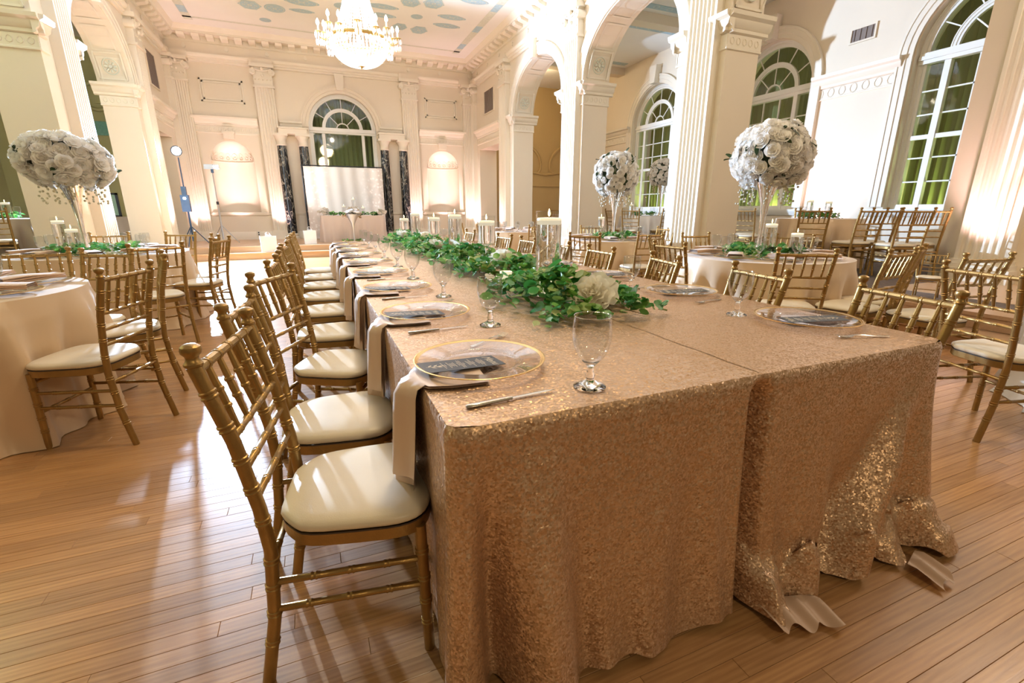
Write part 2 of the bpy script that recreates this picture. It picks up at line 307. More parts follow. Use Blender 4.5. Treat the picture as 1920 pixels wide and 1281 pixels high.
# ------------------------------------------------------------------ architecture
XR, XL, YB, ZC, ZP = 5.6, -3.3, 16.9, 6.0, 0.30      # arcade planes, back wall, ceiling, platform
XRO, XLO = 9.6, -7.3
def wall_grid(u0, u1, z0, z1, ops, depth, fn, seg=20):
    """wall slab with openings (uc, half width, spring z, arch rise, bottom z); fn maps (u, w, z) to the scene"""
    mb = MB()
    def quad(a, b, c_, d): mb.add([fn(*a), fn(*b), fn(*c_), fn(*d)], [(0, 1, 2, 3)])
    def face(p):
        for w in (0, depth): mb.add([fn(a, w, b) for a, b in p], [tuple(range(len(p)))])
    cur = u0
    for uc, a, zs, rise, zb in sorted(ops):
        face([(cur, z0), (uc - a, z0), (uc - a, z1), (cur, z1)])
        if zb > z0: face([(uc - a, z0), (uc + a, z0), (uc + a, zb), (uc - a, zb)]); quad((uc - a, 0, zb), (uc + a, 0, zb), (uc + a, depth, zb), (uc - a, depth, zb))
        k = seg if rise > 0 else 1
        cv = [(uc - a * math.cos(PI * i / k), zs + rise * math.sin(PI * i / k)) for i in range(k + 1)]
        if rise <= 0: cv = [(uc - a, zs), (uc + a, zs)]
        for (p, q) in zip(cv, cv[1:]):
            face([p, q, (q[0], z1), (p[0], z1)]); quad((p[0], 0, p[1]), (q[0], 0, q[1]), (q[0], depth, q[1]), (p[0], depth, p[1]))
        for sx in (-1, 1): quad((uc + sx * a, 0, zb), (uc + sx * a, depth, zb), (uc + sx * a, depth, zs), (uc + sx * a, 0, zs))
        cur = uc + a
    face([(cur, z0), (u1, z0), (u1, z1), (cur, z1)])
    for u in (u0, u1): quad((u, 0, z0), (u, depth, z0), (u, depth, z1), (u, 0, z1))
    quad((u0, 0, z1), (u1, 0, z1), (u1, depth, z1), (u0, depth, z1))
    return mb
def arch_band(uc, a, rise, zs, wid, proj, zb, fn, seg=24, back=0.0):
    """raised moulding round an arch; legs run down to zb"""
    prof = [(0.0, -back), (0.0, proj * 0.55), (wid * 0.35, proj * 0.55), (wid * 0.4, proj * 0.8), (wid * 0.78, proj * 0.8), (wid * 0.82, proj), (wid, proj), (wid, 0.0)]
    st = []
    if zb < zs: st += [(-1, 0, zb)]
    st += [(-math.cos(PI * i / seg), math.sin(PI * i / seg), zs) for i in range(seg + 1)]
    if zb < zs: st += [(1, 0, zb)]
    rows = [[fn(uc + cx * (a + o), -p, zz + sx * (rise + o)) for o, p in prof] for cx, sx, zz in st]
    return MB().grid(rows)
def strip(prof, p0, p1, fn):
    """horizontal moulding: profile of (projection, z) swept from u = p0 to p1, mitred square"""
    mb = MB(); n = len(prof)
    mb.grid([[fn(u, -p, z) for p, z in prof] for u in (p0, p1)])
    mb.add([fn(p0, -p, z) for p, z in prof], [tuple(range(n))]); mb.add([fn(p1, -p, z) for p, z in prof], [tuple(range(n))])
    return mb
fB = lambda u, w, z: (u, YB + w, z)          # back wall: u = x, w into the wall
fR = lambda u, w, z: (XR + w, u, z)
fL = lambda u, w, z: (XL - w, u, z)
fRO = lambda u, w, z: (XRO + w, u, z)
fLO = lambda u, w, z: (XLO - w, u, z)

# floor: sub floor, boards one by one near the camera
sub = struct('floor', MB().box(-9, 10.3, -3.5, 17.4, -0.06, -0.014), mat('dark_sub_floor', (0.10, 0.055, 0.03), 0.8))
rng = random.Random(3)
BW = 0.0572; boards = []
y = -0.35; row = 0
while y < 13.3:
    x = -4.6 + rng.uniform(-1.1, 0)
    while x < 5.3:
        ln = rng.choice((0.5, 0.75, 1.0, 1.3, 1.7, 2.1))
        boards.append((x, y, ln)); x += ln
    y += BW; row += 1
def near(b):
    cx, cy = b[0] + b[2] / 2, b[1]
    a = math.atan2(cx, cy) - R(22.65)
    vis = abs(a) < R(51) and cy > 0.1
    return (0 if vis else 50) + math.hypot(cx, cy)
boards.sort(key=near)
bmesh_of = {}
def board_mb(x, y, ln):
    g = 0.0004; return MB().add([(x + g, y + g, -0.0008), (x + ln - g, y + g, -0.0008), (x + ln - g, y + BW - g, -0.0008), (x + g, y + BW - g, -0.0008),
        (x + g + .001, y + g + .0008, 0), (x + ln - g - .001, y + g + .0008, 0), (x + ln - g - .001, y + BW - g - .0008, 0), (x + g + .001, y + BW - g - .0008, 0),
        (x + g, y + g, -0.014), (x + ln - g, y + g, -0.014), (x + ln - g, y + BW - g, -0.014), (x + g, y + BW - g, -0.014)],
        [(4, 5, 6, 7), (0, 1, 5, 4), (1, 2, 6, 5), (2, 3, 7, 6), (3, 0, 4, 7), (8, 9, 1, 0), (9, 10, 2, 1), (10, 11, 3, 2), (11, 8, 0, 3)])
for x, y, ln in boards[:300]:
    if ln not in bmesh_of: bmesh_of[ln] = mesh('floor_board', board_mb(0, 0, ln), M['oak'], 0)
    link('floor_board', bmesh_of[ln], sub, (x, y, 0))
rest = MB()
for b in boards[300:]: rest.merge(board_mb(*b))
tag(ob('floor_boards', rest, M['oak'], sub, smooth=0), kind='stuff')

# platforms and steps round the dance floor
st = struct('trim_1', MB().box(-7.3, 9.6, 13.62, 16.9, 0, ZP), M['stagefloor'])
ob('riser', MB().box(-3.3, 5.5, 13.60, 13.62, 0.16, ZP - 0.03), M['step'], st); ob('nosing', MB().box(-3.3, 5.5, 13.585, 13.70, ZP - 0.03, ZP + 0.004), M['step'], st)
ob('tread', MB().box(-3.05, 5.25, 13.30, 13.62, 0, 0.16), M['step'], st); ob('nosing', MB().box(-3.05, 5.25, 13.28, 13.34, 0.135, 0.164), M['step'], st)
ob('stage_carpet', MB().box(-3.0, 5.2, 14.3, 16.85, ZP, ZP + 0.004), M['stagefloor'], st)
pr = struct('trim_2', MB().box(5.5, 9.6, -1.5, 13.62, 0, ZP), M['carpet'])
ob('nosing', MB().box(5.47, 5.85, -1.5, 13.62, ZP - 0.03, ZP + 0.004), M['step'], pr); ob('riser', MB().box(5.48, 5.5, -1.5, 13.62, 0.16, ZP - 0.03), M['step'], pr)
ob('tread', MB().box(5.2, 5.49, -1.5, 13.3, 0, 0.157), M['step'], pr); ob('nosing', MB().box(5.18, 5.24, -1.5, 13.3, 0.13, 0.162), M['step'], pr)
ob('pale_floor', MB().box(6.3, 9.6, 1.0, 3.4, ZP, ZP + 0.003), M['stagefloor'], pr)
pl = struct('trim_3', MB().box(-7.3, -3.3, 1.0, 13.62, 0, ZP), M['carpet'])
ob('nosing', MB().box(-3.6, -3.27, 1.0, 13.62, ZP - 0.03, ZP + 0.004), M['step'], pl)

# back wall
CX = 1.15
N1, N2 = -2.03, 4.42
wb = struct('wall_back', wall_grid(XLO - .4, XRO + .4, 0, ZC + .1, [(N1, .57, 2.6, .57, 1.12), (N2, .57, 2.6, .57, 1.12), (CX + .05, 1.02, 3.68, 1.02, 1.3)], 0.35, fB), M['wall'])
ob('rear_panel', MB().box(XLO - .4, XRO + .4, 17.75, 17.8, 0, 6), M['wall'], wb)
for nx in (N1, N2):
    rows = [[(nx - .57 * math.cos(PI * j / 20), YB + .57 * math.sin(PI * j / 20), z) for j in range(21)] for z in (1.12, 2.0, 2.6)]
    rows += [[(nx - .57 * math.cos(PI * j / 20) * math.cos(R(a)), YB + .57 * math.sin(PI * j / 20) * math.cos(R(a)), 2.6 + .57 * math.sin(R(a))) for j in range(21)] for a in range(9, 90, 9)]
    nb = MB().grid(rows); nb.add([(nx, YB, 1.12)] + rows[0], [(0, i + 1, i + 2) for i in range(20)])
    ni = ob('niche', nb, M['trim'], wb)
    orn = MB()
    for k in range(9):
        t = PI * (k + .5) / 9; px, py = nx - .55 * math.cos(t), YB + .55 * math.sin(t) - .0
        n_ = Vector((math.cos(t), -math.sin(t), 0)); s_ = Vector((math.sin(t), math.cos(t), 0))
        orn.tube([Vector((px, py, 2.76)) + s_ * (.07 * math.cos(a)) * 1 + Vector((0, 0, .10 * math.sin(a))) + n_ * (.02 + .03 * max(0, math.sin(a))) for a in [2 * PI * q / 12 for q in range(13)]], .013, 5, False)
        orn.ball((px + n_.x * .02, py + n_.y * .02, 2.74), .032, 6, 5)
    orn.tube([(nx - .56 * math.cos(PI * j / 20), YB + .555 * math.sin(PI * j / 20), 2.61) for j in range(21)], .022, 6)
    ob('scallop_band', orn, M['trim'], ni)
    ob('keystone', MB().box(nx - .14, nx + .14, YB - .09, YB, 3.22, 3.40).box(nx - .17, nx + .17, YB - .12, YB, 3.36, 3.42), M['trim'], wb)
    ob('niche_sill', strip([(0, 1.02), (.05, 1.04), (.07, 1.10), (.07, 1.12), (0, 1.13)], nx - .75, nx + .75, fB), M['trim'], wb)
    fr = MB()
    for i, (a, b) in enumerate(((.55, .30), (.49, .24))):
        pr_ = .03 - .012 * i
        for q in ((-a, a, b - .04, b), (-a, a, -b, -b + .04), (-a, -a + .04, -b, b), (a - .04, a, -b, b)):
            fr.box(nx + q[0], nx + q[1], YB - pr_, YB, 4.50 + q[2], 4.50 + q[3])
    ob('panel_moulding', fr, M['trim'], wb)
ob('dado_rail', strip([(0, 1.04), (.03, 1.05), (.04, 1.09), (0, 1.10)], -3.3, 5.6, fB), M['trim'], wb)
ob('baseboard', strip([(.03, ZP), (.03, ZP + .2), (.01, ZP + .24), (0, ZP + .24)], XLO, XRO, fB), M['trim'], wb)
IMP = [(0, 3.56), (.04, 3.58), (.04, 3.62), (.08, 3.65), (.10, 3.72), (.15, 3.75), (.16, 3.80), (0, 3.81)]
FRZ = [(0, 3.36), (.025, 3.37), (.025, 3.39), (.012, 3.40), (.012, 3.56), (0, 3.56)]
def egg_row(p0, p1, fn, z=3.48, pitch=.115, pr_=.014, r=.036):
    mb = MB(); n = max(1, int(abs(p1 - p0) / pitch)); d = (p1 - p0) / n
    for i in range(n):
        u = p0 + d * (i + .5)
        mb.tube([fn(u + r * math.cos(a) * 1.0, -pr_, z + r * 1.25 * math.sin(a)) for a in [2 * PI * q / 8 for q in range(9)]], .008, 4, False)
    return mb
def impost(p0, p1, fn, parent):
    ob('impost_moulding', strip(IMP, p0, p1, fn), M['trim'], parent); ob('frieze_band', strip(FRZ, p0, p1, fn), M['trim'], parent); ob('egg_ornament', egg_row(p0 + .03, p1 - .03, fn), M['trim'], parent)
for p0, p1 in ((-2.9, -1.22), (-.62, -.0), (2.32, 3.06), (3.62, 5.25)): impost(p0, p1, fB, wb)
def entablature(p0, p1, fn, parent, breaks):
    """architrave between the pilasters, plain blocks over them, frieze, modillions, crown"""
    cuts = sorted(breaks); cur = p0
    ARC = [(0, 5.20), (.05, 5.205), (.05, 5.26), (.08, 5.265), (.08, 5.32), (.11, 5.33), (.14, 5.38), (.14, 5.41), (0, 5.415)]
    for b in cuts:
        if b - .31 > cur + .05: ob('architrave', strip(ARC, cur, b - .31, fn), M['trim'], parent)
        ob('entablature_block', strip([(0, 5.26), (.17, 5.26), (.17, 5.42), (0, 5.42)], max(p0, b - .31), min(p1, b + .31), fn), M['wall'], parent); cur = b + .31
    if p1 > cur + .05: ob('architrave', strip(ARC, cur, p1, fn), M['trim'], parent)
    ob('frieze', strip([(0, 5.41), (.06, 5.415), (.06, 5.66), (0, 5.665)], p0, p1, fn), M['wall'], parent)
    ob('crown', strip([(.06, 5.66), (.10, 5.68), (.10, 5.83), (.34, 5.835), (.34, 5.89), (.38, 5.92), (.42, ZC), (0, ZC)], p0, p1, fn), M['trim'], parent)
    n = int((p1 - p0) / .33); d = (p1 - p0) / n
    dm = None
    for i in range(n):
        u = p0 + d * (i + .5)
        if dm is None:
            dm = mesh('modillion', MB().add([(-.09, 0, 0), (.09, 0, 0), (.09, .23, 0), (-.09, .23, 0), (-.09, 0, -.11), (.09, 0, -.11), (.09, .19, -.06), (-.09, .19, -.06)], [(0, 1, 2, 3), (4, 7, 6, 5), (0, 4, 5, 1), (1, 5, 6, 2), (2, 6, 7, 3), (3, 7, 4, 0)]), M['trim'], 0)
            fl = mesh('frieze_rosette', MB().tube([(0, 0, 0), (0, .02, 0)], .05, 8).add([(-.03, .022, .07), (.03, .022, .07), (0, .022, -.08)], [(0, 1, 2)]), M['trim'], 0)
        p = fn(u, -.10, 5.83); q = Vector(fn(0, -1, 0)) - Vector(fn(0, 0, 0)); ang = math.atan2(q.y, q.x) - PI / 2
        link('modillion', dm, parent, p, (0, 0, ang))
        if i % 3 == 1: link('frieze_rosette', fl, parent, fn(u, -.06, 5.56), (0, 0, ang))
entablature(XL, XR, fB, wb, [-3.05, -.92, 3.34, 5.35])
# pilasters: local -Y faces the room
def flute_shaft(w, z0, z1, proj, n=6):
    pts = [(-w / 2, 0), (-w / 2, -proj)]; m_ = .03; fw = (w - 2 * m_) / n
    for i in range(n):
        x0 = -w / 2 + m_ + i * fw
        for k in range(5): a = PI * k / 4; pts.append((x0 + fw / 2 - fw * .36 * math.cos(a), -proj + fw * .34 * math.sin(a)))
    pts += [(w / 2, -proj), (w / 2, 0)]
    return MB().grid([[(x, y_, z) for x, y_ in pts] for z in (z0, z1)])
def capital_mb(w, proj, zb):
    mb = MB(); h = .60
    mb.box(-w / 2 - .03, w / 2 + .03, -proj - .04, 0, zb, zb + .05); mb.box(-w / 2, w / 2, -proj, 0, zb + .05, zb + .54)
    for i in range(5): mb.ball((-w / 2 + w * (i + .5) / 5, -proj, zb + .21), .022, 6, 4, 1)
    for sx in (-1, 1):
        cx, cz = sx * (w / 2 + .0), zb + .40
        mb.tube([(cx, 0, cz), (cx, -proj - .05, cz)], .085, 12)
        mb.tube([(cx + (.10 - .011 * k) * math.cos(PI / 2 + sx * k * .62), -proj - .055, cz + (.10 - .011 * k) * math.sin(PI / 2 + sx * k * .62)) for k in range(10)], .016, 5)
    mb.tube([(-w / 2, -proj - .04, zb + .49), (-w / 4, -proj - .03, zb + .45), (0, -proj - .03, zb + .43), (w / 4, -proj - .03, zb + .45), (w / 2, -proj - .04, zb + .49)], .022, 6)
    mb.ball((0, -proj - .04, zb + .49), .05, 8, 5); mb.ball((0, -proj - .02, zb + .32), .04, 6, 5)
    mb.box(-w / 2 - .07, w / 2 + .07, -proj - .09, 0, zb + .53, zb + h + .02)
    return mb
def base_mb(w, proj):
    mb = MB(); mb.box(-w / 2 - .07, w / 2 + .07, -proj - .08, 0, 0.0, ZP + .17)
    mb.box(-w / 2 - .05, w / 2 + .05, -proj - .06, 0, ZP + .17, ZP + .23); mb.box(-w / 2 - .025, w / 2 + .025, -proj - .03, 0, ZP + .23, ZP + .28); return mb
PM = {}
def pilaster(x, y, rz, w, parent):
    k = w
    if k not in PM: PM[k] = (mesh('pilaster', flute_shaft(w, ZP + .28, 4.66, .14), M['trim'], 35), mesh('capital', capital_mb(w, .14, 4.66), M['trim'], 35), mesh('plinth', base_mb(w, .14), M['trim'], 0))
    p = link('pilaster', PM[k][0], parent, (x, y, 0), (0, 0, rz)); link('capital', PM[k][1], p); link('plinth', PM[k][2], p); return p
for x, w in ((-3.04, .40), (-.92, .50), (3.34, .50), (5.36, .36)): pilaster(x, YB, 0, w, wb)
# black marble columns beside the window
for x in (-.64, -.03, 2.42, 3.03):
    cl = ob('marble_column', MB().lathe([(.145, .48), (.15, 1.2), (.148, 2.2), (.13, 3.08)], 20, (x, YB - .17, 0)), M['marble'], wb)
    ob('column_capital', MB().lathe([(.13, 3.08), (.15, 3.10), (.13, 3.14), (.135, 3.25), (.19, 3.36), (.19, 3.38)], 16, (x, YB - .17, 0)).box(x - .2, x + .2, YB - .36, YB, 3.36, 3.42), M['trim'], cl)
    ob('column_base', MB().lathe([(.2, ZP), (.2, ZP + .06), (.16, ZP + .1), (.18, ZP + .14), (.145, ZP + .18)], 16, (x, YB - .17, 0)), M['trim'], cl)
for p0, p1 in ((-.68, .12), (2.26, 3.08)): ob('column_entablature', MB().box(p0, p1, YB - .34, YB, 3.42, 3.56).box(p0 - .02, p1 + .02, YB - .38, YB, 3.56, 3.6), M['trim'], wb)
ob('archivolt', arch_band(CX + .05, 1.02, 1.02, 3.68, .22, .07, 3.68, fB), M['wall'], wb)
ob('keystone', MB().add([(CX + .05 + a, YB - p, z) for p in (.0, .12) for a, z in ((-.10, 4.78), (.10, 4.78), (.14, 5.24), (-.14, 5.24))], [(4, 5, 6, 7), (0, 1, 5, 4), (1, 2, 6, 5), (2, 3, 7, 6), (3, 0, 4, 7)]), M['trim'], wb)

# arcades
A1, A2 = (11.86, 1.44), (8.03, 1.44)
wr = struct('wall_right', wall_grid(5.62, YB, 0, ZC, [(A1[0], A1[1], 3.78, 1.13, 0), (A2[0], A2[1], 3.78, 1.13, 0), (15.32, 1.0, 3.2, 0, 0)], .62, fR), M['wall'])
B1 = (12.05, 1.45)
wl = struct('wall_left', wall_grid(9.4, YB, 0, ZC, [(B1[0], B1[1], 3.78, 1.13, 0), (15.3, .78, 3.1, 0, 0)], .62, fL), M['wall'])
entablature(5.62, YB - .1, fR, wr, [6.0, 9.83, 13.86, 16.7]); entablature(9.4, YB - .1, fL, wl, [10.05, 14.0, 16.7])
for y in (6.0, 9.83, 13.86): pilaster(XR, y, -PI / 2, .54, wr)
for y in (10.05, 14.0): pilaster(XL, y, PI / 2, .54, wl)
pilaster(XR, 16.72, -PI / 2, .3, wr); pilaster(XL, 16.72, PI / 2, .3, wl)
for (c_, a), fn, par in ((A1, fR, wr), (A2, fR, wr), (B1, fL, wl)):
    ob('archivolt', arch_band(c_, a, 1.13, 3.80, .24, .06, 3.80, fn), M['trim'], par)
    ob('keystone', MB().add([fn(c_ + u, -p, z) for p in (0, .14) for u, z in ((-.09, 4.86), (.09, 4.86), (.14, 5.26), (-.14, 5.26))], [(4, 5, 6, 7), (0, 1, 5, 4), (1, 2, 6, 5), (2, 3, 7, 6), (3, 0, 4, 7)]), M['trim'], par)
    # painted panels set in the soffit
    sof = MB()
    for k in range(6):
        t0, t1 = PI * (k + .12) / 6, PI * (k + .88) / 6
        for w0, w1 in ((.1, .13), (.49, .52)):
            sof.grid([[fn(c_ - (a - .012) * math.cos(t), w, 3.78 + (1.13 - .012) * math.sin(t)) for w in (w0, w1)] for t in [t0 + (t1 - t0) * q / 5 for q in range(6)]])
        for t in (t0, t1):
            sof.grid([[fn(c_ - (a - .012) * math.cos(q), w, 3.78 + (1.13 - .012) * math.sin(q)) for w in (.1, .52)] for q in (t, t + .03)])
    ob('soffit_moulding', sof, M['trim'], par)
def jamb(yc, sgn, fn, par, x0=0.0):
    """capping and rosette on a pier end at yc; sgn -1 when the face looks towards -Y"""
    j = lambda u, w, z: fn(yc - sgn * w, u, z)       # u runs through the wall thickness
    ob('impost_moulding', strip(IMP, -.10, .72, j), M['trim'], par); ob('frieze_band', strip(FRZ, -.02, .64, j), M['trim'], par); ob('egg_ornament', egg_row(.02, .6, j), M['trim'], par)
    ob('impost_moulding', strip(IMP, yc + sgn * .10, yc - sgn * .24, fn), M['trim'], par); ob('frieze_band', strip(FRZ, yc + sgn * .02, yc - sgn * .24, fn), M['trim'], par)
    pn = MB()
    dz = lambda z: (A1[1] * (1 - math.sqrt(max(0, 1 - ((z - 3.78) / 1.13) ** 2))))
    def pt(u, z, o): return j(u, -(dz(z) + o), z)
    for u0, u1, z0, z1 in ((.06, .56, 3.88, 3.91), (.06, .56, 4.33, 4.36), (.06, .09, 3.88, 4.36), (.53, .56, 3.88, 4.36)):
        pn.add([pt(u, z, o) for o in (0, .016) for u, z in ((u0, z0), (u1, z0), (u1, z1), (u0, z1))], [(4, 5, 6, 7), (0, 1, 5, 4), (1, 2, 6, 5), (2, 3, 7, 6), (3, 0, 4, 7)])
    ob('rosette_panel', pn, M['trim'], par)
    ro = MB()
    for k in range(8):
        a = 2 * PI * k / 8; ro.tube([pt(.31 + .05 * math.cos(a), 4.12 + .05 * math.sin(a), .01), pt(.31 + .105 * math.cos(a), 4.12 + .105 * math.sin(a), .014)], [.02, .026], 6)
    ro.tube([pt(.31 + .14 * math.cos(2 * PI * k / 20), 4.12 + .14 * math.sin(2 * PI * k / 20), .01) for k in range(21)], .011, 5, False); ro.tube([pt(.31, 4.12, 0), pt(.31, 4.12, .03)], .035, 8)
    ob('rosette', ro, M['blue2'], par)
for yc, sg in ((A1[0] + A1[1], -1), (A1[0] - A1[1], 1), (A2[0] + A2[1], -1), (A2[0] - A2[1], 1), (5.62, -1)): jamb(yc, sg, fR, wr)
for yc, sg in ((B1[0] + B1[1], -1), (B1[0] - B1[1], 1), (9.4, -1)): jamb(yc, sg, fL, wl)
impost(14.2, 16.5, fR, wr); impost(14.35, 16.5, fL, wl)
for fn, par in ((fR, wr), (fL, wl)):
    ob('baseboard', strip([(.03, 0), (.03, ZP + .2), (.01, ZP + .24), (0, ZP + .24)], 13.5, 14.2, fn), M['trim'], par)
# outer walls of the aisles
WY = (4.45, 8.3, 12.1)
wro = struct('wall_right_aisle', wall_grid(-2, YB, 0, 5.6, [(y, 1.02, 3.68, 1.02, 1.20) for y in WY], .5, fRO), M['wall'])
for p0, p1 in ((5.62, 7.18), (9.42, 10.98), (13.22, 16.8), (-2, 3.38)):
    ob('impost_moulding', strip([(p, z - .08) for p, z in IMP], p0, p1, fRO), M['trim'], wro); ob('frieze_band', strip([(p, z - .08) for p, z in FRZ], p0, p1, fRO), M['trim'], wro); ob('egg_ornament', egg_row(p0 + .04, p1 - .04, fRO, 3.40, .19, .016, .062), M['trim'], wro)
for y in WY:
    ob('archivolt', arch_band(y, 1.04, 1.04, 3.68, .22, .07, 1.25, fRO), M['trim'], wro)
    ob('keystone', MB().add([fRO(y + u, -p, z) for p in (0, .2) for u, z in ((-.10, 4.70), (.10, 4.70), (.15, 5.15), (-.15, 5.15))], [(4, 5, 6, 7), (0, 1, 5, 4), (1, 2, 6, 5), (2, 3, 7, 6), (3, 0, 4, 7)]), M['trim'], wro)
    ob('window_sill', strip([(0, 1.08), (.05, 1.09), (.08, 1.14), (.1, 1.18), (.1, 1.21), (-.2, 1.21)], y - 1.3, y + 1.3, fRO), M['white'], wro)
ob('baseboard', strip([(.03, ZP), (.03, ZP + .2), (.01, ZP + .24), (0, ZP + .24)], -2, YB, fRO), M['trim'], wro)
wlo = struct('wall_left_aisle', wall_grid(1, YB, 0, 5.6, [], .3, fLO), M['greenlitwall'])
ob('chair_rail', strip([(0, 2.9), (.06, 2.93), (.06, 2.98), (0, 3.0)], 1, YB, fLO), M['greenlitwall'], wlo); ob('chair_rail', strip([(0, 3.5), (.06, 3.53), (.06, 3.58), (0, 3.6)], 1, YB, fLO), M['greenlitwall'], wlo)
ob('wall_panel', MB().box(XLO, XL - .62, YB - .03, YB, 0, 5.5), M['greenlitwall'], wb); ob('wall_panel', MB().box(XR + .62, XRO, YB - .03, YB, 0, 5.5), M['shadedwall'], wb)  # end wall sheets coloured with the green light and the brown shade
# scrolled ornament on both aisle end walls
sw = MB()
for sx in (-1, 1): sw.tube([(8.4 + sx * (1.0 - .9 * math.sin(t) * .5 - .2 * t), YB - .05, 3.05 + .5 * math.cos(t)) for t in [PI * q / 14 for q in range(15)]], .05, 6)
sw.tube([(7.4, YB - .05, 2.62), (8.4, YB - .05, 2.5), (9.4, YB - .05, 2.62)], .05, 6); sw.tube([(7.5, YB - .04, 2.35), (7.5, YB - .04, .5)], .05, 4); sw.tube([(7.5, YB - .04, 2.1), (9.4, YB - .04, 2.1)], .05, 4)
ob('scroll_ornament', sw, M['shadedwall'], wb)
sw = MB(); sw.tube([(-5.0 + .32 * math.cos(a), YB - .06, 4.1 + .32 * math.sin(a)) for a in [2 * PI * q / 20 for q in range(21)]], .05, 6, False); sw.tube([(-5.0, YB, 4.1), (-5.0, YB - .08, 4.1)], .17, 14)
sw.tube([(-4.9 + .3 * q, YB - .06, 3.7 - .25 * math.sin(q * 1.2)) for q in range(4)], .04, 6)
ob('scroll_ornament', sw, M['greenlitwall'], wb)
ob('teal_panel', MB().box(-5.35, -4.55, YB - .06, YB - .03, 3.15, 3.5), M['teal'], wb)
# near pier on the right with one wide pilaster
pn = struct('wall_near_pier', MB().box(8.0, 8.7, 2.3, 3.8, 0, 5.6), M['wall'])
pp = pilaster(8.0, 3.22, -PI / 2, .54, pn)
# ceilings
ce = struct('ceiling', MB().box(XL - .1, XR + .1, 5.0, YB + .1, ZC, ZC + .12), M['ceil'])
ca = struct('ceiling_right_aisle', MB().box(XR + .6, XRO + .3, -2, YB, 5.5, 5.6), M['ceil'])
cb = struct('ceiling_left_aisle', MB().box(XLO - .3, XL - .6, 1, YB, 5.5, 5.6), M['ceil'])
for y in (10.1, 6.2, 13.9): ob('ceiling_beam', MB().box(XR + .62, XRO, y - .16, y + .16, 5.3, 5.5), M['wall'], ca)
for y in (9.65, 10.75, 5.8, 6.8, 13.4):
    b_ = MB(); b_.box(XR + .7, XRO - .2, y - .11, y + .11, 5.494, 5.4995); ob('stencil_band', b_, M['blue'], ca)
    b_ = MB()
    for k in range(9): b_.lathe([(.06, 0), (.075, 0)], 10, (6.4 + k * .36, y, 5.4935))
    ob('stencil_rings', b_, M['blue2'], ca)
for y in (10.35, 6.5):
    b_ = MB()
    for r in (.08, .16, .24): b_.lathe([(r, 0), (r + .035, 0)], 20, (8.0, y, 5.495))
    ob('stencil_rosette', b_, M['blue'], ca)
ob('stencil_band', MB().box(XLO, XL - .7, 9.9, 10.1, 5.494, 5.4995).box(XLO, XL - .7, 14, 14.2, 5.494, 5.4995), M['teal'], cb)
# painted medallions of the nave ceiling
MEDALS = [('hex', -0.87, 14.5, .26, .30), ('oval', -0.32, 14.5, .24, .26), ('leaf', 0.3, 13.85, .40, .22), ('oval', 1.2, 13.7, .18, .18), ('leaf', 2.11, 13.35, .42, .16), ('leaf', 2.19, 13.9, .36, .16), ('hex', 2.72, 12.85, .24, .28), ('hex', 3.25, 12.7, .26, .32), ('oval', 3.03, 13.65, .15, .15), ('leaf', 3.88, 13.35, .38, .17), ('leaf', 3.9, 13.95, .38, .17), ('hex', 3.27, 14.55, .24, .30), ('hex', 2.74, 14.5, .2, .26), ('oval', -0.6, 15.4, .14, .14), ('leaf', .3, 14.4, .3, .13), ('oval', -1.6, 13.7, .2, .2), ('hex', -1.9, 12.6, .26, .3), ('leaf', 4.1, 12.2, .38, .17), ('oval', .9, 12.3, .3, .3), ('leaf', -.6, 12.6, .38, .17)]
med = {}
def medal(kind, x, y, sx, sy):
    if kind not in med:
        n = 6 if kind == 'hex' else 18; b_ = MB()
        pts = [(math.cos(2 * PI * k / n), math.sin(2 * PI * k / n)) for k in range(n)]
        if kind == 'leaf': pts = [(px_, py_ * (1 - .35 * abs(px_))) for px_, py_ in pts]
        b_.prism(pts, -.004, 0); m1 = mesh('painted_medallion', b_, M['blue'], 0)
        b_ = MB()
        for k in range(6): b_.lathe([(.09, 0), (.14, 0)], 8, (.5 * math.cos(PI * k / 3), .5 * math.sin(PI * k / 3), -.006))
        b_.lathe([(.1, 0), (.2, 0)], 10, (0, 0, -.006)); b_.lathe([(.84, 0), (.9, 0)], 18, (0, 0, -.006)); med[kind] = (m1, mesh('painted_rings', b_, M['blue2'], 0))
    o = link('painted_medallion', med[kind][0], ce, (x, y, ZC - .001), (0, 0, 0), (sx, sy, 1)); link('painted_rings', med[kind][1], o)
for k, x, y, sx, sy in MEDALS: medal(k, x, y, sx, sy)
ob('painted_border', MB().box(XL + .75, XL + .95, 5, YB - .8, ZC - .004, ZC - .001).box(XR - .95, XR - .75, 5, YB - .8, ZC - .004, ZC - .001).box(XL + .75, XR - .75, YB - 1.05, YB - .95, ZC - .004, ZC - .001), M['blue2'], ce)
for x0 in (XL + .85, XR - .85):
    for k in range(6): ob('painted_border_panel', MB().box(x0 - .09, x0 + .09, 15.6 - k * 1.5 - .45, 15.6 - k * 1.5, ZC - .006, ZC - .002), M['blue'], ce)

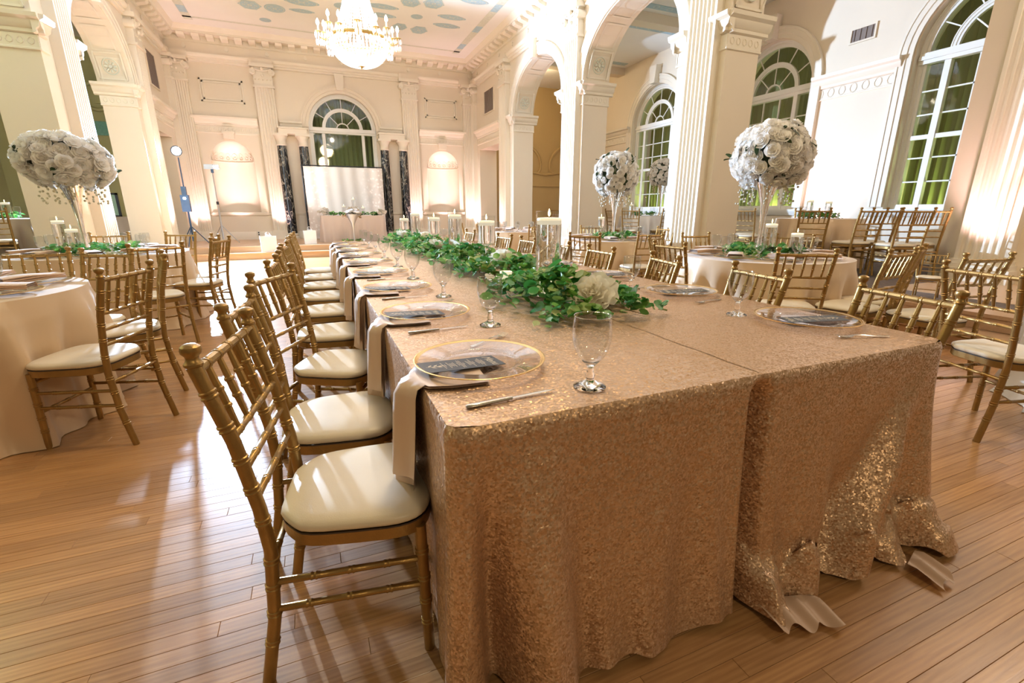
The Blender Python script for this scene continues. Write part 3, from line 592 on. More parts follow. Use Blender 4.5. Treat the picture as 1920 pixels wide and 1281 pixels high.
# windows: local x along the wall, local -y towards the room
def window(n, loc, rz, muntins=True):
    A, zs, z0 = 1.0, 3.68, 1.22
    fr = MB(); f0 = lambda u, w, z: (u, w, z)
    w = tag(ob('window_%d' % n, arch_band(0, A - .10, A - .10, zs, .12, .07, z0, f0, back=.05), M['white'], None, loc, (0, 0, rz)), kind='structure')
    ob('bottom_rail', MB().box(-A, A, -.05, .03, z0 - .02, z0 + .07), M['white'], w); ob('transom', MB().box(-A, A, -.09, .03, zs - .14, zs + .03).box(-A, A, -.12, .03, zs - .08, zs - .02), M['white'], w)
    for x in (-.60, .60): ob('mullion', MB().box(x - .045, x + .045, -.06, .03, z0, zs - .1), M['white'], w)
    if muntins: ob('meeting_rail', MB().box(-A + .05, A - .05, -.045, .02, 2.36, 2.43), M['white'], w)
    ri = arch_band(0, .52, .52, zs, .10, .05, zs, f0, back=.03); ob('inner_arch', ri, M['white'], w)
    mu = arch_band(0, .17, .17, zs, .03, .03, zs, f0, 12, .02)
    for k in range(1, 6): a = PI * k / 6; mu.tube([(.60 * math.cos(a), -.01, zs + .60 * math.sin(a)), (.92 * math.cos(a), -.01, zs + .92 * math.sin(a))], .013, 4)
    for k in range(1, 4): a = PI * k / 4; mu.tube([(.19 * math.cos(a), -.01, zs + .19 * math.sin(a)), (.54 * math.cos(a), -.01, zs + .54 * math.sin(a))], .013, 4)
    zz = [1.28, 1.67, 2.06, 2.39, 2.75, 3.12, 3.55]
    if muntins:
        for x in (-.2, .2): mu.box(x - .011, x + .011, -.025, .01, z0, zs - .1)
        for z in zz[1:3] + zz[4:6]: mu.box(-A + .05, A - .05, -.025, .01, z - .011, z + .011)
    ob('muntins', mu, M['white'], w)
    def pane(poly): ob('pane', MB().add([(x, 0, z) for x, z in poly], [tuple(range(len(poly)))]), M['pane'], w, smooth=0, recalc=False)
    xs = [-.93, -.6, -.2, .2, .6, .93]
    if not muntins: xs = [-.93, -.6, .6, .93]; zz = [1.28, 3.55]
    for a, b in zip(xs, xs[1:]):
        for p, q in zip(zz, zz[1:]): pane([(a, p), (b, p), (b, q), (a, q)])
    for k in range(6): t = [PI * (k + q / 4) / 6 for q in range(5)]; pane([(.58 * math.cos(a), zs + .58 * math.sin(a)) for a in t] + [(.92 * math.cos(a), zs + .92 * math.sin(a)) for a in reversed(t)])
    for k in range(4): t = [PI * (k + q / 4) / 4 for q in range(5)]; pane([(.18 * math.cos(a), zs + .18 * math.sin(a)) for a in t] + [(.55 * math.cos(a), zs + .55 * math.sin(a)) for a in reversed(t)])
    pane([(.18 * math.cos(PI * k / 10), zs + .18 * math.sin(PI * k / 10)) for k in range(11)])
    return w
WN = [((CX + .05, YB + .16, 0), 0, False)] + [((XRO + .2, y, 0), -PI / 2, True) for y in WY]
for i, (loc, rz, mu) in enumerate(WN):
    window(i + 1, loc, rz, mu)
    cu = MB(); cu.grid([[(x / 100, .05 * math.sin(x * .42 + .4 * math.sin(x * .13 + i)) + .02 * math.sin(x * .9), z) for x in range(-125, 126, 2)] for z in (.0, 2.2, 3.6, 5.0)])
    o = ob('curtain', cu, M['curtain'], None, (loc[0] + (0.72 if i else 0), loc[1] + (0 if i else .52), 0), (0, 0, rz), smooth=80)
    tag(o, ['sheer olive curtain hanging behind the arched window at the end of the hall', 'olive green curtain behind the large arched window nearest on the right', 'olive green curtain behind the middle arched window of the right aisle', 'pale green curtain behind the farthest arched window of the right aisle'][i], 'curtain', 'curtains behind the arched windows')
# vents
def vent(fn, u, z, w, h, label, slats=8):
    b_ = MB(); o = ob('wall_vent', strip([(0, z - h), (.012, z - h), (.012, z + h), (0, z + h)], u - w, u + w, fn), M['vent'])
    tag(o, label, 'vent')
    f_ = MB()
    for a, b, c_, d in ((-w - .03, w + .03, h, h + .03), (-w - .03, w + .03, -h - .03, -h), (-w - .03, -w, -h, h), (w, w + .03, -h, h)):
        f_.merge(strip([(0, z + c_), (.03, z + c_), (.03, z + d), (0, z + d)], u + a, u + b, fn))
    ob('vent_frame', f_, M['wall'], o); s_ = MB()
    for k in range(slats): uu = u - w + 2 * w * (k + .5) / slats; s_.merge(strip([(.012, z - h), (.025, z - h), (.025, z + h), (.012, z + h)], uu - .008, uu + .008, fn))
    ob('slats', s_, M['vent'], o)
vent(fR, 15.3, 4.55, .42, .32, 'dark louvred vent high on the right wall above the doorway')
vent(fL, 15.3, 4.55, .36, .38, 'dark louvred vent high on the left wall above the doorway')
vent(fRO, 6.4, 4.28, .20, .10, 'small dark air vent on the white wall between two arched windows', 4)
# ------------------------------------------------------------------ gold bamboo-turned ballroom chair (front towards +x)
def ringed(pts, r, rings, seg=8, taper=1.0):
    """tube along a polyline with pairs of turned rings at the given distances along it"""
    P = [Vector(p) for p in pts]; L = [0.0]
    for a, b in zip(P, P[1:]): L.append(L[-1] + (b - a).length)
    def at(d):
        for i in range(len(P) - 1):
            if d <= L[i + 1] or i == len(P) - 2: return P[i].lerp(P[i + 1], (d - L[i]) / (L[i + 1] - L[i]))
    ds = {d: r for d in L}
    for g in rings:
        for o, k in ((-.0095, 1), (-.0075, 1.17), (-.0045, 1.17), (-.0022, 1.02), (.0022, 1.02), (.0045, 1.17), (.0075, 1.17), (.0095, 1)): ds[g + o] = r * k
    out = sorted(d for d in ds if 0 <= d <= L[-1])
    return MB().tube([at(d) for d in out], [ds[d] * (1 + (taper - 1) * (d / L[-1])) for d in out], seg)
def seat_outline(off, n=40):
    pts = []
    for i in range(n):
        a = 2 * PI * i / n; e = 0.50; ca, sa = math.cos(a), math.sin(a)
        x = (abs(ca) ** e) * (1 if ca >= 0 else -1); y = (abs(sa) ** e) * (1 if sa >= 0 else -1)
        hw = .193 + .017 * x
        px, py = (.188 + off) * x, (hw + off) * y
        d = math.hypot(px + .195, abs(py) - .175)                 # shallow notch beside the back posts
        if d < .07: px += (.07 - d) * .35
        pts.append((px + .005, py))
    return pts
def chair_parts():
    P = {}
    rear = lambda s: [(-.252, s * .183, 0), (-.213, s * .180, .20), (-.197, s * .178, .40), (-.205, s * .180, .52), (-.232, s * .185, .70), (-.278, s * .191, .885)]
    for s, k in ((1, 'post_a'), (-1, 'post_b')):
        mb = ringed(rear(s), .0158, [.13, .22, .30, .375, .49, .58, .66, .745, .83], 10)
        mb.lathe([(.0158, 0), (.0185, .003), (.0185, .008), (.0155, .011), (.0125, .018), (.0135, .024), (.019, .030), (.0205, .037), (.019, .044), (.012, .049), (.0005, .051)], 12, (-.278, s * .191, .884))
        P[k] = mb
    for s, k in ((1, 'leg_a'), (-1, 'leg_b')):
        P[k] = ringed([(.168, s * .182, 0), (.162, s * .178, .41)], .0148, [.10, .17, .245, .33], 10, 1.08)
    bk = lambda z: -.197 - (.008 * (z - .40) / .12 if z < .52 else .008 + .027 * (z - .52) / .18 if z < .70 else .035 + .046 * (z - .70) / .185)
    def rail(z, r, rings): return ringed([(bk(z), -(.176 + .014 * (z - .45) / .44), z), (bk(z), .176 + .014 * (z - .45) / .44, z)], r, rings, 8)
    sp = [.052 + .270 * k / 4 for k in range(5)]
    P['top'] = rail(.875, .0115, sp); P['mid'] = rail(.708, .0095, sp)
    P['lad1'] = rail(.625, .0088, [.09, .176, .262]); P['lad2'] = rail(.545, .0088, [.09, .176, .262])
    a, b = Vector((bk(.708), 0, .708)), Vector((bk(.875), 0, .875))
    mb = MB(); Ln = (b - a).length
    mb.tube([a.lerp(b, t) for t in (0, .1, .3, .345, .36, .39, .405, .5, .595, .61, .64, .655, .7, .9, 1)],
            [.0065, .0075, .0085, .009, .0118, .0118, .0092, .0098, .0092, .0118, .0118, .009, .0085, .0075, .0065], 8)
    P['spindle'] = mb
    P['spin_y'] = [-.187 + q for q in sp]
    P['side1'] = lambda s: ringed([(-.208, s * .179, .305), (.163, s * .179, .305)], .009, [.10, .19, .28], 8)
    P['side2'] = lambda s: ringed([(-.218, s * .181, .225), (.165, s * .181, .225)], .009, [.09, .19, .29], 8)
    P['cross'] = lambda x, z: ringed([(x, -.180, z), (x, .180, z)], .009, [.09, .18, .27], 8)
    fr = MB()
    o1, o2 = seat_outline(-.002), seat_outline(.004)
    fr.grid([[(x, y, .392) for x, y in o1], [(x, y, .396) for x, y in o2], [(x, y, .428) for x, y in o2]], False, True)
    fr.add([(x, y, .392) for x, y in o1], [tuple(range(len(o1)))]); P['frame'] = fr
    pi = MB(); o3 = seat_outline(.0045); pi.grid([[(x, y, z) for x, y in o3] for z in (.428, .4325)], False, True); P['piping'] = pi
    cu = MB(); rows = []
    for off, z in ((-.002, .432), (.005, .438), (.007, .446), (.003, .455), (-.008, .462), (-.03, .467), (-.07, .4705), (-.11, .472), (-.145, .4725)):
        rows.append([(x, y, z) for x, y in seat_outline(off)])
    cu.grid(rows, False, True); cu.add(rows[-1], [tuple(range(40))]); P['cushion'] = cu
    return P
CP = chair_parts()
def build_chair(metal, seat, nm_):
    t = thing(nm_, 'gold chair', 'chair')
    ob('seat_cushion', CP['cushion'], seat, t, smooth=60); ob('seat_frame', CP['frame'], metal, t); ob('piping', CP['piping'], 'piping', t)
    for k in ('post_a', 'post_b'): ob('back_post', CP[k], metal, t)
    for k in ('leg_a', 'leg_b'): ob('front_leg', CP[k], metal, t)
    ob('top_rail', CP['top'], metal, t)
    for k in ('mid', 'lad1', 'lad2'): ob('back_rail', CP[k], metal, t)
    sm = mesh('spindle', CP['spindle'], metal)
    for y in CP['spin_y']: link('spindle', sm, t, (0, y, 0))
    for s in (-1, 1): ob('side_stretcher', CP['side1'](s), metal, t); ob('side_stretcher', CP['side2'](s), metal, t)
    ob('front_stretcher', CP['cross'](.163, .36), metal, t); ob('front_stretcher', CP['cross'](.166, .20), metal, t); ob('back_stretcher', CP['cross'](-.205, .35), metal, t)
    return t
chair_gold = build_chair(M['gold'], M['vinyl'], 'ballroom_chair')
chair_used = [False]
def chair(x, y, deg, label, group, z=0.0):
    if not chair_used[0]:
        chair_used[0] = True; o = chair_gold; o.location = (x, y, z); o.rotation_euler = (0, 0, R(deg)); o['label'] = label; o['group'] = group; return o
    return dup(chair_gold, (x, y, z), R(deg), label, group)
def chair_b(bx, by, deg, label, group, z=0.0):
    """placed by the middle of its top rail"""
    d = R(deg); return chair(bx + .285 * math.cos(d), by + .285 * math.sin(d), deg, label, group, z)

# left side of the long table
LS = [(1.245, -9), (1.74, -5), (2.42, -24), (3.10, -3), (3.82, 2), (4.50, -4), (5.18, 3), (5.86, 0), (6.52, -2)]
for i, (y, a) in enumerate(LS):
    chair((.042, .015, .045)[i] if i < 3 else .025, y, a, 'gold ballroom chair with ivory seat, %s one along the left side of the sequined table' % ORD[i], 'chairs along the left side of the long table')
RS = [(1.04, 167), (1.70, 169), (2.41, 165), (3.16, 177), (3.86, 180), (4.55, 178), (5.22, 183), (5.9, 180), (6.55, 180)]
for i, (y, a) in enumerate(RS):
    chair_b(2.09, y, a, 'gold ballroom chair pushed in, %s one along the right side of the sequined table' % ORD[i], 'chairs along the right side of the long table')

# ------------------------------------------------------------------ long table with two sequined cloths
TZ = 0.762; TX0, TX1, TXM, TY0, TY1 = 0.215, 1.995, 1.105, 0.845, 7.0
tb = thing('banquet_table', 'long banquet table under two rose gold sequined cloths, set for dinner', 'table', (TXM, 3.9, 0))
ob('tabletop', MB().box(TX0 - TXM + .03, TX1 - TXM - .03, TY0 - 3.9 + .03, TY1 - 3.9 - .03, TZ - .04, TZ - .006), M['step'], tb, smooth=0)
for x in (-.40, .40):
    for y in (-2.9, 0, 2.9): ob('leg', MB().tube([(x, y, 0), (x, y, TZ - .04)], .018, 8), M['silver'], tb)
def smooth01(t): t = max(0, min(1, t)); return t * t * (3 - 2 * t)
def sequin_cloth(side, label):
    """side -1: left half (seam at its right edge); side 1: right half"""
    rr = random.Random(11 + side); cr = .05
    x_out = TX0 if side < 0 else TX1; xs = TXM
    # perimeter of the hanging edge: from the seam along the front, round the corner, down the long side
    per = []; fw = abs(x_out - xs); n1 = 110
    for i in range(n1): t = i / n1; per.append((xs + (x_out - side * cr - xs) * t, TY0, 0, -1, t * (fw - cr)))
    for i in range(13): a = PI / 2 * i / 12; per.append((x_out - side * cr + side * cr * math.sin(a), TY0 + cr - cr * math.cos(a), side * math.sin(a), -math.cos(a), fw - cr + cr * a))
    s0 = fw + .03; n2 = 190
    for i in range(1, n2 + 1): t = (i / n2) ** 1.5; per.append((x_out, TY0 + cr + (TY1 - TY0 - cr) * t, side, 0, s0 + (TY1 - TY0) * t))
    ts = [0, .012, .03, .06] + [.06 + .94 * (k / 26) for k in range(1, 27)]
    sc = fw                                           # arc position of the corner
    def fold(s, t):
        g = smooth01(t * 1.15) * .9 + .1 * t
        f = .014 * math.sin(s * 21 + 1.0 + side) + .010 * math.sin(s * 38 + 2.2 * math.sin(s * 3))
        if s < .10: f *= .6
        f *= g
        d = s - sc
        if side < 0:
            # heavy corner fold with a shaded valley just before it
            f += g * (.042 * math.exp(-((d + .015) / .035) ** 2) * (.45 + .55 * t) - .085 * math.exp(-((d + .075 + .02 * t) / .035) ** 2) + .075 * math.exp(-((d + .165 + .03 * t) / .055) ** 2))
            for c0, w_, am in ((-.22, .03, .030), (-.33, .035, .026), (-.46, .03, .022), (-.60, .04, .014), (-.72, .035, .024), (-.84, .03, .02)):
                f += am * t * math.exp(-((d - c0 + .05 * t) / w_) ** 2)
        else:
            # long slanting fold falling from the corner towards the seam
            c0 = -.05 - .42 * t
            f += g * (.075 * math.exp(-((d - c0) / (.045 + .04 * t)) ** 2) - .03 * math.exp(-((d - c0 + .13) / .06) ** 2)) + g * .035 * math.exp(-((d) / .09) ** 2) * (.4 + .6 * t)
            f += g * (.03 * math.exp(-((s - .11) / .035) ** 2) + .025 * math.exp(-((s - .24) / .04) ** 2))
        if s < .05: f -= (.05 - s) * 2.4 * smooth01(t * 7)        # tuck in at the seam
        return f
    rows = []
    for t in ts:
        row = []
        for (x, y, nx, ny, s) in per:
            z = TZ - (TZ - .018) * t
            dr = .010 * math.sin(min(1, t / .03) * PI / 2) if t < .03 else .010
            o = dr + fold(s, t) + (.05 if ny < -.9 else .012) * t * t
            if not (ny < -.3 or abs(nx) < .99):
                o *= .45                                          # hangs straighter between the chairs
                if side > 0: o -= .42 * smooth01((t - .17) / .17) * smooth01((y - .98) / .25)     # pushed in by the chairs
            if t > .9: z += .012 * math.sin(s * 17) * (t - .9) * 10
            if side > 0 and t > .80 and ny < -.2:                # the right cloth is longer and heaps on the floor
                q = (t - .80) / .20; o += q * (.030 + .035 * math.sin(s * 9 + 1) + .03 * math.sin(s * 31)); z = .15 * (1 - q) ** 1.4 + .018 + max(0, .05 * math.sin(q * PI) * (1 + .8 * math.sin(s * 24 + 2)) + .018 * math.sin(s * 53 + q * 9))
            xx = x + nx * o; yy = y + ny * o
            if side < 0 and ny < -.5 and s < .12: xx -= .10 * (t ** 2) * (1 - s / .12) * .15
            row.append((xx, yy, max(.006, z)))
        rows.append(row)
    mb = MB(); mb.grid(rows)
    # top
    nx_, ny_ = 14, 60
    top = [[(xs + (x_out - xs) * i / nx_, TY0 + (TY1 - TY0) * (j / ny_) ** 1.3, TZ + .0006 * side + .0012 * math.sin(i * 3.1 + j * 1.7)) for i in range(nx_ + 1)] for j in range(ny_ + 1)]
    for r_ in top:
        r_[-1] = (x_out, r_[-1][1], TZ)
    top[0] = [(p[0] if i < nx_ else x_out - side * cr * .3, TY0 + (0 if i < nx_ else cr * .3), TZ) for i, p in enumerate(top[0])]
    mb.grid(top)
    o = ob('sequin_tablecloth', mb, M['sequin'], None, smooth=80)
    return tag(o, label, 'tablecloth')
cl_l = sequin_cloth(-1, 'rose gold sequined tablecloth covering the left half of the long table')
cl_r = sequin_cloth(1, 'gold sequined tablecloth on the right half, its hem heaped on the floor')
def scrap(pts, n=10, seed=1):
    """hem of the lining lying rippled on the floor"""
    li = MB(); (x0, y0), (x1, y1) = pts; rows = []; n *= 4
    for k in range(5):
        rows.append([(x0 + (x1 - x0) * i / n, y0 + (y1 - y0) * i / n + .09 - k * .028 - .012 * math.sin(i * .31 + seed) * k / 4, .010 + (.020, .016, .013, .008, .003)[k] + .009 * (1 + math.sin(i * .42 + seed + k * .3)) * (k > 0)) for i in range(n + 1)])
    li.grid(rows); return ob('lining_cloth', li, M['blush'], smooth=70)
tag(scrap(((1.13, .70), (1.33, .64)), 12), 'blush lining showing below the middle of the heaped gold sequined hem', 'lining', 'lining under the sequined cloth')
tag(scrap(((1.76, .60), (1.86, .63)), 6, seed=3), 'blush lining corner showing at the right end of the heaped gold hem', 'lining', 'lining under the sequined cloth')

# ------------------------------------------------------------------ place settings
def lathe_obj(name, prof, m, parent=None, seg=28, loc=(0, 0, 0), sm=50): return ob(name, MB().lathe(prof, seg), m, parent, loc, smooth=sm)
# charger plate: clear glass with a gilt rim
PR = .19
plate = thing('charger_plate', 'plate', 'plate')
ob('plate_glass', MB().lathe([(.0005, .004), (.10, .004), (.112, .006), (.128, .013), (PR - .012, .019), (PR - .008, .0205)], 48), M['plate'], plate, smooth=60)
ob('plate_relief', MB().lathe([(.108, .0045), (.110, .0085), (.116, .0115), (.120, .0085), (.122, .0105)], 48), M['thin'], plate, smooth=60)
ob('gilt_rim', MB().lathe([(PR - .013, .0195), (PR - .008, .0212), (PR - .002, .0230), (PR, .022), (PR - .001, .020)], 48), M['rim'], plate, smooth=60)
def goblet_mesh():
    prof = [(.0005, .003), (.020, .004), (.0405, .0015), (.0415, .003), (.034, .0075), (.020, .013), (.012, .019), (.0095, .026), (.0125, .032), (.0095, .038), (.0085, .050), (.0105, .058), (.018, .066), (.030, .079),
            (.041, .098), (.0478, .122), (.0495, .142), (.0480, .165), (.0455, .184), (.0462, .1855), (.0468, .1845)]
    inn = [(.0442, .184), (.0465, .165), (.0480, .142), (.0462, .122), (.0395, .099), (.0285, .081), (.016, .070), (.0005, .067)]
    return MB().lathe(prof + list(inn), 26)
def goblet():
    t = thing('water_goblet', 'goblet', 'glass')
    bowl = MB().lathe([(.0005, .0675), (.012, .068), (.022, .072), (.031, .080), (.041, .098), (.0478, .122), (.0495, .142), (.0482, .165), (.0458, .1865)], 32)
    ob('bowl', bowl, M['goblet'], t, smooth=70); ob('lip', MB().tube([(.0458 * math.cos(2 * PI * k / 32), .0458 * math.sin(2 * PI * k / 32), .1868) for k in range(33)], .0011, 5, False), M['lip'], t, smooth=70)
    stem = MB().lathe([(.0005, .0), (.0405, .0), (.0415, .003), (.034, .0075), (.020, .013), (.012, .019), (.0095, .026), (.0128, .032), (.0095, .038), (.0085, .050), (.011, .058), (.022, .070), (.0005, .0665)], 24)
    ob('stem_and_foot', stem, M['glass'], t, smooth=70)
    return t
gob = goblet()
def card_obj(title):
    t = thing('menu_card', 'menu', 'card')
    ob('card', MB().box(-.118, .118, -.046, .046, 0, .0012), M['card'], t, smooth=0)
    if title:
        cu = bpy.data.curves.new('menu_lettering', 'FONT'); cu.body = 'Menu'; cu.size = .036; cu.align_x = 'CENTER'; cu.align_y = 'CENTER'; cu.extrude = .0001; cu.shear = .35
        tmp = bpy.data.objects.new('tmp', cu); dg = bpy.context.evaluated_depsgraph_get(); COL.objects.link(tmp); dg.update(); me = bpy.data.meshes.new_from_object(tmp.evaluated_get(bpy.context.evaluated_depsgraph_get())); bpy.data.objects.remove(tmp)
        me.materials.clear(); me.materials.append(M['ink']); me.name = 'menu_lettering'
        link('menu_lettering', me, t, (.092, 0, .0014), (0, 0, -PI / 2))
    rr = random.Random(5); tx = MB()
    for blk, (xa, rows_) in enumerate(((.066, 4), (.036, 4), (.006, 4), (-.022, 4), (-.050, 2))):
        for k in range(rows_):
            x = xa - k * .0058; w = rr.uniform(.012, .034) * (1.0 if k else .6); yy = -w
            while yy < w:
                l_ = rr.uniform(.003, .008); tx.box(x - .0011, x + .0011, yy, min(w, yy + l_), .0012, .00135); yy += l_ + .0018
    ob('menu_lines', tx, M['ink'], t, smooth=0)
    lf = MB()
    for k, (dx, a) in enumerate(((-.012, .8), (-.005, -.8), (.003, .7), (.010, -.6), (.014, 0))):
        c_ = Vector((-.088 + dx, 0, .0014)); d = Vector((math.cos(a), math.sin(a), 0)); s_ = Vector((-d.y, d.x, 0))
        lf.add([c_, c_ + d * .010 + s_ * .004, c_ + d * .021, c_ + d * .010 - s_ * .004], [(0, 1, 2, 3)])
    lf.box(-.106, -.072, -.0006, .0006, .0012, .0014)
    ob('leaf_emblem', lf, M['ink'], t, smooth=0)
    return t
card0 = card_obj(True)
def knife_obj():
    t = thing('table_knife', 'knife', 'cutlery'); mb = MB()
    rows = []
    for x, w, h in ((-.118, .004, .003), (-.114, .0075, .0045), (-.08, .0078, .005), (-.02, .006, .005), (.0, .0055, .0042)):
        rows.append([(x, w * math.cos(a), .004 + h * math.sin(a)) for a in [2 * PI * k / 8 for k in range(8)]])
    mb.grid(rows, False, True); mb.add(rows[0], [tuple(range(8))]); ob('handle', mb, M['steel'], t)
    bl = MB(); rows = []
    for x, a, b in ((.0, -.0055, .0055), (.03, -.006, .0075), (.08, -.006, .008), (.105, -.005, .006), (.118, -.003, -.001)):
        rows.append([(x, a, .0045), (x, (a + b) / 2, .0058), (x, b, .0042), (x, (a + b) / 2, .0032)])
    bl.grid(rows, False, True); bl.add(rows[-1], [(0, 1, 2, 3)]); ob('blade', bl, M['steel'], t)
    return t
def fork_obj():
    t = thing('table_fork', 'fork', 'cutlery'); mb = MB(); rows = []
    for x, w, z in ((-.10, .003, .003), (-.095, .008, .003), (-.05, .006, .005), (0, .0035, .009), (.035, .0035, .010), (.048, .011, .007), (.058, .0125, .005)):
        rows.append([(x, w, z), (x, 0, z + .0022), (x, -w, z), (x, 0, z - .0022)])
    mb.grid(rows, False, True); mb.add(rows[0], [(0, 1, 2, 3)]); ob('handle', mb, M['steel'], t)
    for k in range(4):
        y = (-1.5 + k) * .0072; ob('tine', MB().tube([(.057, y, .005), (.075, y, .005), (.098, y * .92, .009)], [.0024, .0022, .0012], 5), M['steel'], t)
    return t
knife0, fork0 = knife_obj(), fork_obj()
def napkin_mesh(seed):
    """satin napkin folded in three: lies under the plate and falls over the table edge (-x is over the edge)"""
    rr = random.Random(seed); mb = MB(); w = .108
    path = [(.16, .0035), (.06, .004), (.0, .006), (-.012, .005), (-.024, -.004), (-.032, -.03), (-.036, -.09), (-.042, -.17), (-.050, -.25), (-.054, -.285)]
    for layer, (off, sh, cut) in enumerate(((0, 0, 10), (.006, .014, 10), (.013, -.008, 9))):
        rows = []
        for i, (x, z) in enumerate(path[:cut]):
            row = []
            for j in range(11):
                u = -1 + 2 * j / 10; g = smooth01(i / 6)
                sq = 1 - .34 * smooth01((i - 1) / 3) + .22 * smooth01((i - 5) / 4)      # gathers at the edge
                wob = g * (.020 * math.cos(u * 2.2) + .010 * math.sin(u * 3.4 + seed + layer) + .007 * math.sin(u * 7 + i * .3))
                row.append((x - off * (1 if i > 3 else .15) - wob, u * w * sq + sh * g, z + (.0 if i > 3 else off * .5) + (-.010 * math.cos(u * 2.2 + seed) if i == cut - 1 else 0)))
            rows.append(row)
        mb.grid(rows)
    return mesh('napkin', mb, M['satin'], 75)
NAP = [napkin_mesh(k) for k in range(3)]
PL = [1.215, 1.93, 2.645, 3.36, 4.07, 4.78, 5.45, 6.08, 6.66]
first = {'plate': plate, 'goblet': gob, 'card': card0, 'knife': knife0, 'fork': fork0}; used = set()
def place(kind, x, y, z, deg, label, group):
    if kind not in used:
        used.add(kind); o = first[kind]; o.location = (x, y, z); o.rotation_euler = (0, 0, R(deg)); o['label'] = label; o['group'] = group; return o
    return dup(first[kind], (x, y, z), R(deg), label, group)
rg = random.Random(21)
for i, y in enumerate(PL):
    s = 'at %s place, left side of sequined table' % ORD[i]
    place('plate', .405, y, TZ + .0055, rg.uniform(0, 90), 'clear glass charger plate with gold rim ' + s, 'charger plates on the long table')
    a = (8, 5, 3)[i % 3]
    c_ = place('card', .345 + .01 * (i % 2), y - .02, TZ + .019, a, 'charcoal menu card on the plate ' + s, 'menu cards on the long table'); c_.rotation_euler = (R(0), R(3.5), R(a))
    place('knife', .395, y - .268, TZ + .001, 3 + rg.uniform(-3, 3), 'steel knife ' + s, 'knives on the long table')
    place('fork', .52, y + .235, TZ + .001, 30 + rg.uniform(-6, 6), 'steel fork behind the plate ' + s, 'forks on the long table')
    place('goblet', (.61, .60, .59, .57, .585)[i] if i < 5 else .58, (y - .27 if i < 2 else y - .30) if i else .945, TZ + .0015, 0, 'clear water goblet ' + s, 'water goblets on the long table')
    n_ = link('napkin', NAP[i % 3], None, (TX0 + .012, y - (.04 if i == 0 else .06), TZ + .001), (0, 0, R((-4, 3, -2)[i % 3]))); tag(n_, 'blush satin napkin hanging over table edge ' + s, 'napkin', 'hanging satin napkins')
    s = 'at %s place, right side of sequined table' % ORD[i]
    place('plate', 1.79, y, TZ + .0055, rg.uniform(0, 90), 'clear glass charger plate with gold rim ' + s, 'charger plates on the long table')
    a = 180 + (-6, -3, 4)[i % 3]
    c_ = place('card', 1.80, y - .02, TZ + .019, a, 'charcoal menu card on the plate ' + s, 'menu cards on the long table'); c_.rotation_euler = (R(0), R(2), R(a - 15))
    place('fork', 1.76, y - .235, TZ + .001, 195 + rg.uniform(-8, 8) - (28 if i == 0 else 0), 'steel fork ' + s, 'forks on the long table')
    if i: place('knife', 1.80, y + .24, TZ + .001, 178 + rg.uniform(-4, 4), 'steel knife ' + s, 'knives on the long table')
    place('goblet', 1.62 if i else 1.645, y + .21, TZ + .0015, 0, 'clear water goblet ' + s, 'water goblets on the long table')

# ------------------------------------------------------------------ candles in glass cylinders
def flame_mb(z): return MB().lathe([(.0005, 0), (.0042, .006), (.0052, .013), (.0035, .023), (.0008, .034)], 8, (0, 0, z))
def candle_thing(r=.05):
    t = thing('floating_candle', 'candle', 'candle')
    ob('wax', MB().lathe([(.0005, -.018), (r * .7, -.018), (r * .95, -.006), (r, .006), (r * .93, .012), (r * .5, .0135), (.0005, .013)], 20), M['wax'], t, smooth=50)
    ob('wick', MB().tube([(0, 0, .012), (.001, 0, .024)], .0012, 5), M['wick'], t); ob('flame', flame_mb(.018), M['flame'], t, smooth=60); return t
cand = candle_thing(1.0 * .05); cyl = {}
def cyl_vase(kind, h, r):
    t = thing('glass_vase', 'vase', 'vase')
    if kind == 'cyl':
        ob('vase_wall', MB().lathe([(.0005, 0), (r, 0), (r, h)], 32), M['thin'], t, smooth=40); ob('base_disc', MB().lathe([(.0005, .002), (r - .002, .002), (r - .002, .012), (.0005, .012)], 28), M['glass'], t, smooth=40)
        ob('water', MB().lathe([(.0005, .013), (r - .004, .013), (r - .004, h - .045), (.0005, h - .045)], 28), M['water'], t, smooth=40)
        ob('rim', MB().lathe([(r - .002, h - .001), (r - .001, h + .001), (r, h)], 32), M['thin'], t)
    else:
        hb = h * .52
        ob('pedestal', MB().lathe([(.0005, 0), (r * .8, 0), (r * .8, .005), (r * .3, .016), (.010, .03), (.016, .045), (.010, .06), (.010, hb - .05), (.018, hb - .03), (.010, hb - .02), (r * .6, hb - .006), (.0005, hb - .004)], 24), M['glass'], t, smooth=60)
        ob('vase_wall', MB().lathe([(.0005, hb), (r * .9, hb), (r, hb + .02), (r, h)], 32), M['thin'], t, smooth=40); ob('water', MB().lathe([(.0005, hb + .004), (r * .86, hb + .004), (r - .004, hb + .022), (r - .004, h - .045), (.0005, h - .045)], 28), M['water'], t, smooth=40)
        ob('rim', MB().lathe([(r - .002, h - .001), (r - .001, h + .001), (r, h)], 32), M['thin'], t)
    return t
candle_used = []
def vase_candle(x, y, z, kind, h, r, what, group):
    key = (kind, h, r)
    if key not in cyl: cyl[key] = cyl_vase(kind, h, r); v = cyl[key]; v.location = (x, y, z)
    else: v = dup(cyl[key], (x, y, z))
    tag(v, ('tall glass cylinder vase of water ' if kind == 'cyl' else 'clear glass hurricane vase on a stem ') + what, 'vase', 'glass candle vases ' + group)
    c_ = cand if not candle_used else dup(cand); candle_used.append(1)
    c_.location = (x, y, z + h - .045); c_.scale = (r / .053, r / .053, 1.1); tag(c_, 'lit ivory candle floating in the vase ' + what, 'candle', 'floating candles ' + group)
